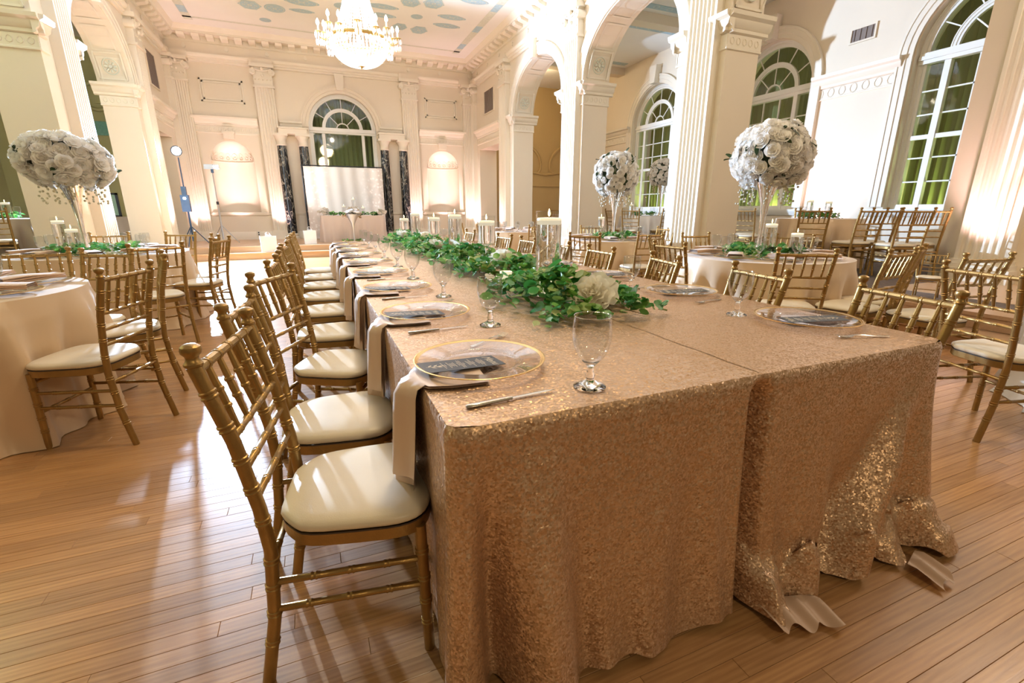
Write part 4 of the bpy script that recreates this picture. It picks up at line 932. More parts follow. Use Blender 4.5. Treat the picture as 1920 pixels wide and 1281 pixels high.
for i, (y, kind, h, r) in enumerate(((2.15, 'cyl', .43, .066), (3.18, 'ped', .395, .062), (3.85, 'cyl', .43, .058), (4.72, 'ped', .395, .062), (5.62, 'cyl', .43, .056), (6.3, 'ped', .36, .06))):
    vase_candle(1.10 + (0, .03, -.01, .02, .01, 0)[i], y, TZ + .001, kind, h, r, 'in the leafy runner, %s from the front' % ORD[i].replace('nearest', 'first'), 'on the long table')

# ------------------------------------------------------------------ leafy runner
def leaf_mb(l, w, bend=.25, n=4):
    """rounded eucalyptus leaf lying along +x from its stalk"""
    rows = []
    for i in range(n + 1):
        t = i / n; hw = w * math.sqrt(max(0, 1 - (2 * t - 1) ** 2)) if 0 < i < n else w * .12
        rows.append([(l * t, -hw, .10 * w + bend * l * (t - t * t) * .0), (l * t, 0, -bend * l * t * t * .5), (l * t, hw, .10 * w)])
    return MB().grid(rows)
LEAF = [mesh('leaf', leaf_mb(*a), M['leaf'], 60, False) for a in ((.044, .0225), (.052, .0265), (.058, .0275), (.036, .0185), (.048, .0170))]
LEAFMB = [leaf_mb(*a) for a in ((.044, .0225), (.052, .0265), (.058, .0275), (.036, .0185), (.048, .0170))]
def rand_rot(rr, up=.5):
    az = rr.uniform(0, 2 * PI); el = rr.uniform(-.5, 1.0) * up * 1.6; return (rr.uniform(-.9, .9), -el, az)
from mathutils import Euler
runner = thing('leafy_runner', 'green eucalyptus runner lying down the middle of the sequined table', 'garland', (1.10, 4.0, TZ))
rr = random.Random(77); lv = []
PEO = [(1.085, 1.70, .125), (1.13, 2.80, .155), (.91, 2.46, .08), (1.20, 4.05, .16), (1.06, 4.35, .15), (1.12, 5.2, .17), (1.04, 6.0, .16)]
def hw_at(y): return .21 + .06 * math.sin(y * 4.3) + .04 * math.sin(y * 9.1 + 1) - (.05 if y < 1.75 else 0)
y = 1.55
for k in range(3600):
    y = 1.52 + (6.75 - 1.52) * (rr.random() ** 1.15); w = hw_at(y); u = max(-1.15, min(1.15, rr.gauss(0, .48)))
    hmax = .13 * math.sqrt(max(0.05, 1 - (u / 1.2) ** 2)) * (.55 + .45 * smooth01((y - 1.5) / .3)) * (1 + .35 * math.sin(y * 7.7 + u))
    z = .012 + hmax * math.sqrt(rr.random())
    cx = .02 * math.sin(y * 5) - .085 * smooth01((2.5 - y) / .4)
    if y < 1.9: cx += .12 * (1.9 - y) / .4 * (.3 + u * .6)
    lv.append((cx + u * w, y - 4.0, z))
for j in range(90): lv.append((.04 + rr.random() * .25, 1.80 + rr.gauss(0, .06) + .05 - 4.0, .012 + .05 * rr.random()))       # sprig reaching out on the right
lv = [p for p in lv if not any(math.hypot(p[0] + 1.10 - a, (p[1] + 4.0 - b) * .8 + .035) < .10 and p[2] > c_ - .11 for a, b, c_ in PEO)]
lv.sort(key=lambda p: p[1] * 1.0 - p[2] * 2.2 + rr.uniform(0, .05))
stuff = MB()
for k, p in enumerate(lv):
    e = rand_rot(rr, .45); sc_ = rr.uniform(.8, 1.2); q = rr.randrange(5)
    if k < 299: link('leaf', LEAF[q], runner, p, e, sc_)
    else: stuff.merge(LEAFMB[q], Matrix.Translation(p) @ Euler(e).to_matrix().to_4x4() @ Matrix.Scale(sc_, 4))
tag(ob('leaves', stuff, M['leaf'], runner, smooth=60, recalc=False), kind='stuff')
sm_ = MB()
for k in range(70):
    y0 = 1.6 + 5 * rr.random() - 4; x0 = rr.gauss(0, .1); sm_.tube([(x0, y0, .02 + .05 * rr.random()), (x0 + rr.uniform(-.06, .06), y0 + rr.uniform(-.08, .08), .05 + .03 * rr.random()), (x0 + rr.uniform(-.12, .12), y0 + rr.uniform(-.12, .12), .02)], .002, 4)
ob('twigs', sm_, M['stem'], runner)

# ------------------------------------------------------------------ flowers
def petal_mb(r, h, half, flare, n=4, m=4, wave=0.0, seed=0):
    """cupped petal hugging the flower's axis (z), its upper edge turned outwards"""
    rows = []
    for i in range(n + 1):
        t = i / n; row = []
        for j in range(m + 1):
            u = -1 + 2 * j / m; a = u * half * (.55 + .45 * math.sin(PI * min(1, .15 + .6 * t)))
            rr_ = r * (.30 + .70 * smooth01(t * 1.7)) + flare * t ** 2.5 + wave * t * t * math.sin(u * 5.2 + seed)
            row.append((rr_ * math.cos(a), rr_ * math.sin(a), h * t * (1 - .16 * u * u) - h * .12 * (u ** 4) * t + wave * .7 * t * math.cos(u * 6.3 + seed)))
        rows.append(row)
    return MB().grid(rows)
PEONY = [(3, .010, .060, 1.2, .006), (4, .020, .062, 1.0, .012), (5, .032, .060, .9, .018), (5, .044, .054, .8, .024), (6, .056, .044, .7, .030), (7, .066, .030, .62, .036), (7, .072, .012, .58, .040)]
ROSE = [(3, .012, .052, 1.2, .0), (4, .026, .054, 1.0, .004), (5, .042, .048, .80, .012), (6, .058, .032, .68, .022)]
def flower(rings, seed):
    r_ = random.Random(seed); out = []
    for n, rad, h, half, fl in rings:
        a0 = r_.uniform(0, 6)
        for k in range(n): out.append((a0 + 2 * PI * k / n + r_.uniform(-.15, .15), rad * r_.uniform(.92, 1.08), h * r_.uniform(.92, 1.06), half, fl * r_.uniform(.7, 1.3)))
    return out
def peony_thing():
    t = thing('cream_peony', 'peony', 'flower')
    for k, (a, rad, h, half, fl) in enumerate(flower(PEONY, 4)): ob('petal', petal_mb(rad, h, half, fl, 6, 9, .006, k * 1.7), M['peony'], t, (0, 0, 0), (0, 0, a), smooth=80, recalc=False)
    return t
peo = peony_thing(); pe_used = []
def peony(x, y, z, rx, ry, sc_, label):
    o = peo if not pe_used else dup(peo); pe_used.append(1); o.location = (x, y, z); o.rotation_euler = (rx, ry, rg.uniform(0, 6)); o.scale = (sc_,) * 3; tag(o, label, 'flower', 'cream peonies in the leafy runner'); return o
for (x, y, z), (rx, ry, sc_), l in zip(PEO, ((52, 10, .92), (48, 14, .92), (45, -30, .55), (45, 10, .8), (40, -15, .8), (40, 10, .9), (40, -5, .9)),
        ('large cream peony at the near end of the leafy runner', 'cream peony in the runner between the two nearest candle vases', 'small cream peony on the left edge of the runner by the second goblet', 'cream peony beside the third candle vase in the runner',
         'cream peony just before the fourth candle vase in the runner', 'cream peony between the fourth and fifth candle vases', 'cream peony farthest along the leafy runner')):
    peony(x, y, TZ + z - .045, R(rx), R(ry), sc_, l)
vo = thing('votive_holder', 'white votive candle cup half hidden in the leaves beside the second goblet', 'candle', (.90, 2.24, TZ + .075))
ob('cup', MB().lathe([(.0005, 0), (.026, 0), (.032, .055), (.028, .055), (.022, .05), (.0005, .05)], 18), M['wax'], vo, smooth=50)
vo2 = dup(vo, (.98, 1.93, TZ + .06), 0, 'white votive candle cup in the leaves left of the nearest candle vase'); vo['group'] = vo2['group'] = 'votive cups in the runner'
sp_ = MB()
for k in range(160):
    yy = 1.6 + 5 * rr.random() - 4; xx = rr.gauss(0, .13); zz = .06 + .08 * rr.random()
    sp_.ball((xx, yy, zz), .006, 5, 3)
ob('white_buds', sp_, M['sprig'], runner)
# ------------------------------------------------------------------ round tables
SHORT = {}
def round_cloth(rad, drop, seed, amp=.055, pool=0.0, folds=13):
    r_ = random.Random(seed); n = 150; ph = [r_.uniform(0, 6) for _ in range(4)]; mb = MB(); rows = []
    for k in (.0005, .3, .6, .9, .985): rows.append([(rad * k * math.cos(2 * PI * j / n), rad * k * math.sin(2 * PI * j / n), 0) for j in range(n)])
    for t in [i / 16 for i in range(17)]:
        row = []
        for j in range(n):
            a = 2 * PI * j / n
            f = (.9 * (1 - 2 * abs(math.sin(folds * a / 2 + ph[0] + .5 * math.sin(3 * a + ph[1]))) ** .8) + .5 * math.sin((folds * 2 - 3) * a + ph[2])) * amp * smooth01(t * 2.0)
            r = rad + .006 + .02 * smooth01(t * 5) + f + .025 * t; z = -drop * t
            if pool and t > .86: q = (t - .86) / .14; r += q * pool * (1 + .4 * math.sin(5 * a + ph[3]) + .2 * math.sin(23 * a)); z = -drop * .86 - drop * .14 * min(1, q * 1.5) + .035 * math.sin(q * PI) * (1 + math.sin(19 * a))
            row.append((r * math.cos(a), r * math.sin(a), max(z, -drop)))
        rows.append(row)
    return mb.grid(rows, False, True)
# folded napkin with a charger on the round tables
nf = thing('folded_napkin', 'napkin', 'napkin'); b_ = MB()
for k in range(3):
    b_.grid([[(x, y * (1 - .06 * k), .006 + .011 * k + h + .004 * math.sin(x * 20 + k)) for y, h in ((-.065, 0), (-.07, .006), (-.055, .010), (.055, .010), (.07, .006), (.065, 0))] for x in [-.15 + .3 * i / 8 for i in range(9)]])
ob('folds', b_, M['satin'], nf, smooth=60)
nap_used = []
def napkin(x, y, z, a, label, group):
    o = nf if not nap_used else dup(nf); nap_used.append(1); o.location = (x, y, z); o.rotation_euler = (0, 0, a); return tag(o, label, 'napkin', group)
# rose ball centrepiece
ROSES = []
for sd in range(3):
    mb = MB()
    for q_, (a, rad, h, half, fl) in enumerate(flower(ROSE, sd + 1)): mb.merge(petal_mb(rad, h, half, fl, 3, 4, .002, q_), Matrix.Rotation(a, 4, 'Z'))
    mb.ball((0, 0, .004), .03, 7, 5); ROSES.append(mesh('rose', mb, M['rose'], 80, False))
DL = mesh('leaf', leaf_mb(.09, .020), M['darkleaf'], 60, False)
def tall_centrepiece(x, y, z, rx, rz, label, seed, nrose=150, vh=.70):
    t = thing('tall_centrepiece', label, 'centrepiece', (x, y, z), 0, 'tall white rose centrepieces'); r_ = random.Random(seed)
    g = MB().lathe([(.0005, 0), (.085, 0), (.086, .008), (.05, .02), (.03, .035), (.045, .055), (.03, .075), (.022, .10), (.020, .2), (.026, .35), (.045, .5), (.08, .62), (.12, vh + .02)], 28)
    ob('trumpet_vase', g, M['glass'], t, smooth=60)
    cz = vh + .02 + rz * .62
    core = MB().ball((0, 0, cz), rx * .76, 16, 10, rz / rx); ob('moss_core', core, M['darkleaf'], t, smooth=60)
    for k in range(nrose):
        u = 1 - 2 * (k + .5) / nrose
        if u < -.80: continue
        a = k * 2.39996 + r_.uniform(-.12, .12); s_ = math.sqrt(1 - u * u); d = Vector((s_ * math.cos(a), s_ * math.sin(a), u))
        q = r_.uniform(.78, .94); p = Vector((d.x * rx * q, d.y * rx * q, cz + d.z * rz * q)); n_ = Vector((d.x / rx, d.y / rx, d.z / rz)).normalized()
        n_ = (n_ + Vector((r_.uniform(-.3, .3), r_.uniform(-.3, .3), r_.uniform(-.3, .3)))).normalized()
        link('rose', ROSES[k % 3], t, p, (n_.to_track_quat('Z', 'Y')).to_euler(), r_.uniform(.74, 1.0) * rx / .38)
    for k in range(26):
        u = r_.uniform(-.7, .95); a = r_.uniform(0, 6.28); s_ = math.sqrt(1 - u * u); d = Vector((s_ * math.cos(a), s_ * math.sin(a), u))
        link('leaf', DL, t, (d.x * rx * .93, d.y * rx * .93, cz + d.z * rz * .93), rand_rot(r_, .9), r_.uniform(.8, 1.3))
    sp = MB()
    for k in range(10):
        a = 2 * PI * k / 10 + r_.uniform(-.2, .2); p0 = Vector((math.cos(a) * rx * .6, math.sin(a) * rx * .6, cz - rz * .7))
        for q in range(9): sp.ball((p0.x + r_.uniform(-.04, .04), p0.y + r_.uniform(-.04, .04), p0.z - q * .022 - .02), .012, 5, 3)
    tag(ob('hanging_sprigs', sp, M['sprig'], t), kind='stuff'); return t
def greens(x, y, z, rx, ry, n, label, seed, parent_mat='leaf'):
    r_ = random.Random(seed); t = thing('table_greenery', label, 'greenery', (x, y, z), 0, 'eucalyptus rings on the guest tables'); mb = MB()
    for k in range(n):
        a = r_.uniform(0, 6.28); q = r_.uniform(.45, 1.05); mb.merge(LEAFMB[r_.randrange(5)], Matrix.Translation((rx * q * math.cos(a), ry * q * math.sin(a), .012 + .07 * r_.random())) @ Euler(rand_rot(r_, .5)).to_matrix().to_4x4() @ Matrix.Scale(r_.uniform(.9, 1.4), 4))
    o = tag(ob('leaves', mb, M[parent_mat], t, smooth=60, recalc=False), kind='stuff'); return t

def guest_table(cx, cy, z, rad, what, m, seed, pool=0, nset=8, a0=0, small=False, settings=True):
    short = SHORT.get(what, what)
    t = thing('round_table', 'round banquet table under its long cloth, ' + what, 'table', (cx, cy, z))
    ob('tabletop', MB().lathe([(.0005, TZ - .04), (rad - .005, TZ - .04), (rad - .005, TZ - .004), (.0005, TZ - .004)], 40), M['step'], t); ob('pedestal', MB().lathe([(.25, 0), (.24, .03), (.04, .06), (.04, TZ - .04)], 16), M['silver'], t)
    o = ob('round_tablecloth', round_cloth(rad, TZ - .004, seed, pool=pool), m, None, (cx, cy, z + TZ), smooth=80); tag(o, ('pale satin' if m == M['whitecloth'] else 'champagne satin') + ' cloth on the round table ' + what, 'tablecloth', 'cloths on the round tables')
    if not settings: return
    for k in range(nset):
        a = a0 + 2 * PI * k / nset
        def pos(b_):
            x_, y_ = math.cos(b_), math.sin(b_); tx, ty = cx / math.hypot(cx, cy), cy / math.hypot(cx, cy)
            d_ = round(math.atan2(x_ * ty - y_ * tx, x_ * tx + y_ * ty) / (PI / 4)) % 8
            return ('far side', 'far right', 'right side', 'near right', 'near side', 'near left', 'left side', 'far left')[d_]
        x, y = cx + (rad - .25) * math.cos(a), cy + (rad - .25) * math.sin(a); s = 'at the %s of %s' % (pos(a), short)
        if not small:
            q = dup(plate, (x, y, z + TZ + .002), a, 'clear charger plate ' + s, 'charger plates on ' + short)
            napkin(x, y, z + TZ + .022, a + .4, 'folded champagne napkin ' + s, 'napkins on ' + short)
        x, y = cx + (rad - .36) * math.cos(a + .36), cy + (rad - .36) * math.sin(a + .36)
        dup(gob, (x, y, z + TZ + .002), 0, 'clear water goblet ' + s, 'goblets on ' + short)
WR2, WT3, WT4, WL1, WL2 = 'under the big rose ball', 'under the small rose ball', 'right of the far end of the long table', 'at the left edge of the picture', 'with white roses on the left'
WT5, WT6, WT7, WLA, WNR = 'on the platform below the white wall', 'on the platform by the far arched window', 'behind the farthest right arch', 'in the green left aisle', 'at the lower right edge of the picture'
SHORT.update({WR2: 'the big rose ball table', WT3: 'the small rose ball table', WT4: 'the far right guest table', WL1: 'the left edge table', WL2: 'the rose dome table', WT5: 'the platform table under the white wall', WT6: 'the far window table', WT7: 'the table behind the farthest arch', WLA: 'the green aisle table'})
guest_table(4.08, 3.35, 0, .78, WR2, M['linen'], 1, a0=.3)
guest_table(4.35, 6.25, 0, .78, WT3, M['linen'], 2, a0=.1)
guest_table(4.1, 9.5, 0, .78, WT4, M['linen'], 3)
guest_table(-2.10, 3.48, 0, .78, WL1, M['linen'], 14, pool=.02, a0=.45, nset=8)
guest_table(-2.12, 6.25, 0, .78, WL2, M['linen'], 5, pool=.05, a0=.2)
guest_table(4.72, .75, 0, .76, WNR, M['whitecloth'], 6, pool=.06, settings=False)
guest_table(7.75, 5.35, ZP, .62, WT5, M['linen'], 7, nset=4, small=True)
guest_table(7.5, 9.5, ZP, .62, WT6, M['whitecloth'], 8, nset=4, small=True)
guest_table(8.3, 14.6, ZP, .62, WT7, M['taupe'], 9, nset=4, small=True)
guest_table(-4.75, 10.4, ZP, .62, WLA, M['taupe'], 10, nset=4, small=True)
tall_centrepiece(4.20, 3.48, TZ + .002, .365, .34, 'big ball of white roses on a clear trumpet vase, before the middle arched window', 31)
tall_centrepiece(4.36, 6.30, TZ + .002, .345, .36, 'smaller ball of white roses on a clear vase between two right hand piers', 32, 130)
tall_centrepiece(-2.24, 6.32, TZ + .002, .38, .285, 'wide dome of white roses on a clear vase at the left', 33)
tall_centrepiece(7.46, 8.95, ZP + TZ + .002, .33, .34, 'ball of white roses half hidden behind the fluted pilaster by the far window', 34, 110)
greens(4.15, 3.42, TZ + .002, .36, .36, 260, 'ring of eucalyptus round the rose vase by the second chair', 41)
greens(4.36, 6.28, TZ + .002, .33, .33, 220, 'ring of eucalyptus round the smaller rose ball', 42)
greens(-2.15, 6.25, TZ + .002, .36, .36, 240, 'ring of eucalyptus under the dome of roses at the left', 43)
greens(7.75, 5.35, ZP + TZ + .002, .32, .26, 160, 'low eucalyptus ring with candles on the platform table below the white wall', 44)
greens(7.5, 9.6, ZP + TZ + .002, .3, .26, 100, 'low greenery on the platform table by the far arched window', 45)
greens(-4.75, 10.4, ZP + TZ + .002, .3, .3, 120, 'low greenery on the table in the green left aisle', 46)
for x, y, z, k, h, r, w in ((4.02, 3.22, TZ, 'cyl', .34, .055, 'left of pair under the big rose ball'), (4.12, 3.02, TZ, 'cyl', .26, .055, 'right of pair under the big rose ball'),
        (4.08, 6.22, TZ, 'ped', .36, .05, 'beside the smaller rose ball'), (-2.42, 6.30, TZ, 'cyl', .36, .055, 'left of the pair under the dome of roses'), (-2.26, 6.12, TZ, 'cyl', .28, .055, 'right of the pair under the dome of roses'),
        (7.62, 5.45, ZP + TZ, 'cyl', .32, .05, 'left of pair on the white wall table'), (7.86, 5.30, ZP + TZ, 'cyl', .30, .05, 'right of pair on the white wall table'),
        (7.2, 9.7, ZP + TZ, 'cyl', .3, .05, 'on the platform table by the far arched window'), (-4.85, 10.4, ZP + TZ, 'cyl', .36, .06, 'left of the pair in the green left aisle'), (-4.55, 10.3, ZP + TZ, 'cyl', .28, .06, 'right of the pair in the green left aisle')):
    vase_candle(x, y, z + .003, k, h, r, w, 'on the guest tables')
cd = thing('candelabrum', 'three armed candlestick with lit candles behind the farthest right arch', 'candlestick', (8.3, 14.6, ZP + TZ + .004))
ob('stand', MB().lathe([(.0005, 0), (.08, 0), (.07, .015), (.012, .03), (.012, .42), (.02, .44), (.0005, .45)], 14), M['brass'], cd)
for x in (-.16, 0, .16):
    ob('arm', MB().tube([(0, 0, .36), (x * .6, 0, .31), (x, 0, .36), (x, 0, .42)], .008, 6), M['brass'], cd)
    k_ = ob('candle', MB().tube([(x, 0, .42), (x, 0, .56)], .014, 8), M['wax'], cd); ob('flame', flame_mb(.56).map(lambda a, b, c_, x=x: (a * 1.8 + x, b * 1.8, .56 + (c_ - .56) * 1.6)), M['flame'], k_)

# ------------------------------------------------------------------ chairs at the round tables
G2 = 'gold chairs round the guest tables'
for x, y, d, l in ((3.33, 2.34, 53, 'gold chair seen from behind, in front of the table with the big rose ball'),
        (3.98, 2.06, 96, 'gold chair right of centre with its back to the camera, before the big rose ball'), (4.50, 2.2, 112, 'gold chair just beyond the one before the big rose ball, turned to the right'),
        (2.93, 3.36, 2, 'gold chair at the left side of the table with the big rose ball'), (3.60, 4.36, -62, 'gold chair on the far left side of the table with the big rose ball'),
        (4.40, 4.58, -98, 'gold chair on the far side of the table with the big rose ball'), (5.22, 3.85, 205, 'gold chair with bright lit spindles right of the big rose ball table'),
        (3.10, 5.08, 44, 'gold chair with its back to the camera before the smaller rose ball'), (4.05, 4.98, 84, 'gold chair at the near right side of the smaller rose ball table'),
        (3.15, 6.7, -20, 'gold chair at the left side of the smaller rose ball table'), (4.7, 7.5, -105, 'gold chair on the far side of the smaller rose ball table'), (5.5, 6.4, 185, 'gold chair at the right side of the smaller rose ball table'),
        (3.1, 8.8, 40, 'gold chair before the far right guest table, left one'), (4.0, 8.25, 85, 'gold chair before the far right guest table, right one'), (2.95, 9.9, -15, 'gold chair at the left side of the far right guest table'),
        (-.91, 2.98, 164, 'gold chair with ivory seat, closest one at the left edge table'), (-.95, 3.80, 196, 'gold chair second from the front at the left edge table'),
        (-1.92, 4.53, -80, 'gold chair facing the camera behind the left edge table, left of two'), (-1.42, 4.32, -116, 'gold chair facing the camera behind the left edge table, right of two'),
        (-1.26, 4.88, 118, 'gold chair with its back to the camera before the dome of roses'), (-.92, 5.80, 163, 'gold chair on the bright floor, right side of the rose dome table'),
        (-1.08, 6.50, 200, 'gold chair behind the one on the bright floor at the rose dome table'), (-1.62, 7.4, -112, 'gold chair at the far side of the rose dome table, right one'), (-2.4, 7.5, -82, 'gold chair at the far side of the rose dome table, left one'),
        (3.19, 1.29, -17, 'gold chair with ivory seat facing the pale cloth at the right edge'), (4.08, 1.62, 78, 'gold chair lit pink behind the one at the right edge')):
    chair_b(x, y, d, l, G2)
for x, y, d, l in ((6.80, 4.76, 45, 'gold chair on the platform before the table below the white wall'), (8.45, 6.08, 228, 'gold chair on the platform beyond the table below the white wall'),
        (7.07, 4.12, 72, 'gold chair on the platform right of the table below the white wall, left of two'), (7.50, 4.20, 66, 'gold chair on the platform right of the table below the white wall, right of two'),
        (7.11, 3.62, 62, 'gold chair by the near window on the platform, left of two'), (7.54, 3.68, 50, 'gold chair by the near window on the platform, right of two'),
        (7.1, 6.28, 10, 'gold chair on the platform in front of the middle window, left of two'), (7.62, 7.05, -60, 'gold chair on the platform in front of the middle window, right of two'),
        (6.52, 8.8, 40, 'gold chair left of the platform table by the far window'), (7.38, 8.5, 85, 'gold chair second before the platform table by the far window'), (6.6, 9.75, -5, 'gold chair behind the platform table by the far window'),
        (-4.35, 9.35, 110, 'gold chair at the table in the green left aisle'), (-3.9, 10.2, 175, 'gold chair at the right side of the table in the green left aisle'), (7.35, 14.0, 35, 'gold chair behind the farthest right arch')):
    chair_b(x, y, d, l, 'gold chairs on the raised aisles', ZP)

# ------------------------------------------------------------------ chandelier
def crystal():
    m = bpy.data.materials.new('cut_crystal'); m.use_nodes = True; n, l = nm(m); b = n['Principled BSDF']
    b.inputs['Base Color'].default_value = (1, .98, .95, 1); b.inputs['Roughness'].default_value = .12
    t = n.new('ShaderNodeBsdfTransparent'); tl = n.new('ShaderNodeBsdfTranslucent'); tl.inputs[0].default_value = (1, .98, .95, 1)
    m1 = n.new('ShaderNodeMixShader'); m1.inputs[0].default_value = .5; l.new(b.outputs[0], m1.inputs[1]); l.new(tl.outputs[0], m1.inputs[2])
    m2 = n.new('ShaderNodeMixShader'); m2.inputs[0].default_value = .38; l.new(m1.outputs[0], m2.inputs[1]); l.new(t.outputs[0], m2.inputs[2]); l.new(m2.outputs[0], n['Material Output'].inputs[0]); return m
M['crystal'] = crystal()
ch = thing('chandelier', 'crystal basket chandelier with lit candle lamps hanging from the painted ceiling', 'chandelier', (1.17, 10.3, 0))
def string(mb, pts, r=.014, per=.035):
    P = [Vector(p) for p in pts]; L = [0]
    for a, b in zip(P, P[1:]): L.append(L[-1] + (b - a).length)
    n = max(2, int(L[-1] / per)); out, rad = [], []
    for i in range(n * 2 + 1):
        d = L[-1] * i / (n * 2)
        for k in range(len(P) - 1):
            if d <= L[k + 1] or k == len(P) - 2: out.append(P[k].lerp(P[k + 1], (d - L[k]) / max(1e-6, L[k + 1] - L[k]))); break
        rad.append(r if i % 2 else r * .25)
    mb.tube(out, rad, 4, False)
bs = MB(); us = MB(); RB = .53
for k in range(44):
    a = 2 * PI * k / 44; ca, sa = math.cos(a), math.sin(a)
    string(bs, [(ca * RB * math.cos(t) ** .8 if t < 1.5 else ca * .05, sa * RB * math.cos(t) ** .8 if t < 1.5 else sa * .05, 4.26 - .41 * math.sin(t)) for t in [1.52 * q / 10 for q in range(11)]], .026, .05)
    string(us, [(ca * r, sa * r, z) for r, z in ((.50, 4.30), (.36, 4.52), (.25, 4.85), (.19, 5.2), (.17, 5.5))], .018, .05)
tag(ob('crystal_basket', bs, M['crystal'], ch, smooth=0, recalc=False), kind='stuff'); tag(ob('crystal_strands', us, M['crystal'], ch, smooth=0, recalc=False), kind='stuff')
hp = MB(); hp.lathe([(RB + .01, 4.25), (RB + .03, 4.27), (RB + .03, 4.30), (RB + .01, 4.31)], 40); ob('brass_hoop', hp, M['brass'], ch); ob('top_collar', MB().lathe([(.17, 5.5), (.20, 5.52), (.20, 5.56), (.05, 5.60)], 24), M['brass'], ch)
ob('chain', MB().tube([(0, 0, 5.58), (0, 0, 6.0)], .02, 6).tube([(0, 0, 5.97), (0, 0, 6.0)], .12, 14), M['brass'], ch)
ob('bottom_finial', MB().lathe([(.0005, 3.79), (.02, 3.81), (.03, 3.83), (.08, 3.85), (.02, 3.87)], 12), M['brass'], ch)
bulb_m = mesh('bulb', MB().lathe([(.0005, 0), (.022, .012), (.03, .04), (.024, .075), (.008, .105), (.0005, .115)], 10), M['bulb'], 60)
pend = MB()
pend.lathe([(.0005, 0), (.012, -.02), (.016, -.05), (.0005, -.10)], 5); pend_m = mesh('crystal_drop', pend, M['crystal'], 0, False)
for k in range(14):
    a = 2 * PI * k / 14 + .1; rr_ = .72 if k % 2 else .64; zz = 4.32 if k % 2 else 4.40; d = Vector((math.cos(a), math.sin(a), 0))
    ar = ob('arm', MB().tube([d * .52 + Vector((0, 0, 4.28)), d * (.60) + Vector((0, 0, 4.20)), d * rr_ + Vector((0, 0, zz - .08)), d * rr_ + Vector((0, 0, zz))], .012, 6), M['brass'], ch)
    p = d * rr_
    ob('drip_pan', MB().lathe([(.012, zz - .03), (.04, zz - .015), (.068, zz), (.062, zz + .006), (.02, zz)], 14, (p.x, p.y, 0)), M['brass'], ar)
    ob('candle_sleeve', MB().tube([(p.x, p.y, zz), (p.x, p.y, zz + .10)], .014, 8), M['wax'], ar); link('bulb', bulb_m, ar, (p.x, p.y, zz + .10))
    dr = MB()
    for q in range(8): b_ = 2 * PI * q / 8; dr.merge(pend, Matrix.Translation((p.x + .06 * math.cos(b_), p.y + .06 * math.sin(b_), zz - .01))); dr.merge(pend, Matrix.Translation((p.x + .05 * math.cos(b_ + .4), p.y + .05 * math.sin(b_ + .4), zz - .12)))
    tag(ob('crystal_drops', dr, M['crystal'], ar, smooth=0, recalc=False), kind='stuff')

# ------------------------------------------------------------------ stage: backdrop, couple's table, stands, bags
bd = thing('photo_backdrop', 'white floral photo backdrop on a black frame behind the head table', 'backdrop', (1.05, 16.1, ZP))
def cloth_panel(x0, x1, z0, z1, seed):
    return MB().grid([[(x0 + (x1 - x0) * i / 40, .012 * math.sin(i * .9 + z * .8 + seed) + .01 * math.sin(i * .31), z) for i in range(41)] for z in [z0 + (z1 - z0) * k / 6 for k in range(7)]])
ob('printed_cloth', cloth_panel(-1.16, 1.16, .02, 2.17, 1), M['backdrop'], bd, smooth=80)
for x in (-1.20, 1.22):
    ob('upright', MB().tube([(x, .06, 0), (x, .06, 2.2)], .018, 8), M['black'], bd)
    ob('foot', MB().tube([(x, -.25, .015), (x, .06, .05), (x, .37, .015)], .014, 6), M['black'], bd)
ob('crossbar', MB().tube([(-1.22, .06, 2.2), (1.24, .06, 2.2)], .016, 8), M['black'], bd)
cp = mesh('clip', MB().box(-.012, .012, -.02, .03, -.03, .02), M['black'], 0)
for k in range(7): link('clip', cp, bd, (-1.2, .03, .3 + k * .28))
for k in range(6): link('clip', cp, bd, (-1.0 + k * .4, .03, 2.19))
ht = thing('head_table', 'small rectangular head table under a taupe cloth on the stage', 'table', (1.09, 14.95, ZP))
ob('tabletop', MB().box(-.86, .86, -.35, .35, .70, .735), M['step'], ht)
for x in (-.8, .8):
    for y in (-.3, .3): ob('leg', MB().tube([(x, y, 0), (x, y, .7)], .016, 6), M['silver'], ht)
def rect_cloth(w, d, h):
    mb = MB(); per = []
    for i in range(60): per.append((-w + 2 * w * i / 60, -d, 0, -1))
    for i in range(26): per.append((w, -d + 2 * d * i / 26, 1, 0))
    for i in range(60): per.append((w - 2 * w * i / 60, d, 0, 1))
    for i in range(26): per.append((-w, d - 2 * d * i / 26, -1, 0))
    rows = []
    for t in [0, .03] + [k / 12 for k in range(1, 13)]:
        row = []
        for i, (x, y, nx, ny) in enumerate(per):
            o = .01 + .02 * t * math.sin(i * .8) + .07 * t * (1 if nx or abs(x) > w * .93 else .25) + (.05 * t * t * math.sin(max(0, min(1, (x + .55) / .8)) * PI * 3 + t * 2.5) if ny < 0 else 0)
            row.append((x + nx * o, y + ny * o, h * (1 - t) + .006))
        rows.append(row)
    mb.grid(rows, False, True); mb.add([(x, y, h + .006) for x, y in ((-w, -d), (w, -d), (w, d), (-w, d))], [(0, 1, 2, 3)]); return mb
tag(ob('head_tablecloth', rect_cloth(.87, .36, .735), M['taupe'], None, (1.09, 14.95, ZP), smooth=80), 'taupe satin cloth draped to the floor over the head table on stage', 'tablecloth')
greens(.70, 14.82, ZP + .745, .40, .12, 150, 'eucalyptus spray along the left half of the head table', 51); greens(1.55, 14.82, ZP + .745, .36, .12, 150, 'eucalyptus spray along the right half of the head table', 52); greens(.98, 14.3, ZP + .006, .30, .12, 90, 'loose greenery lying on the stage floor before the head table', 53)
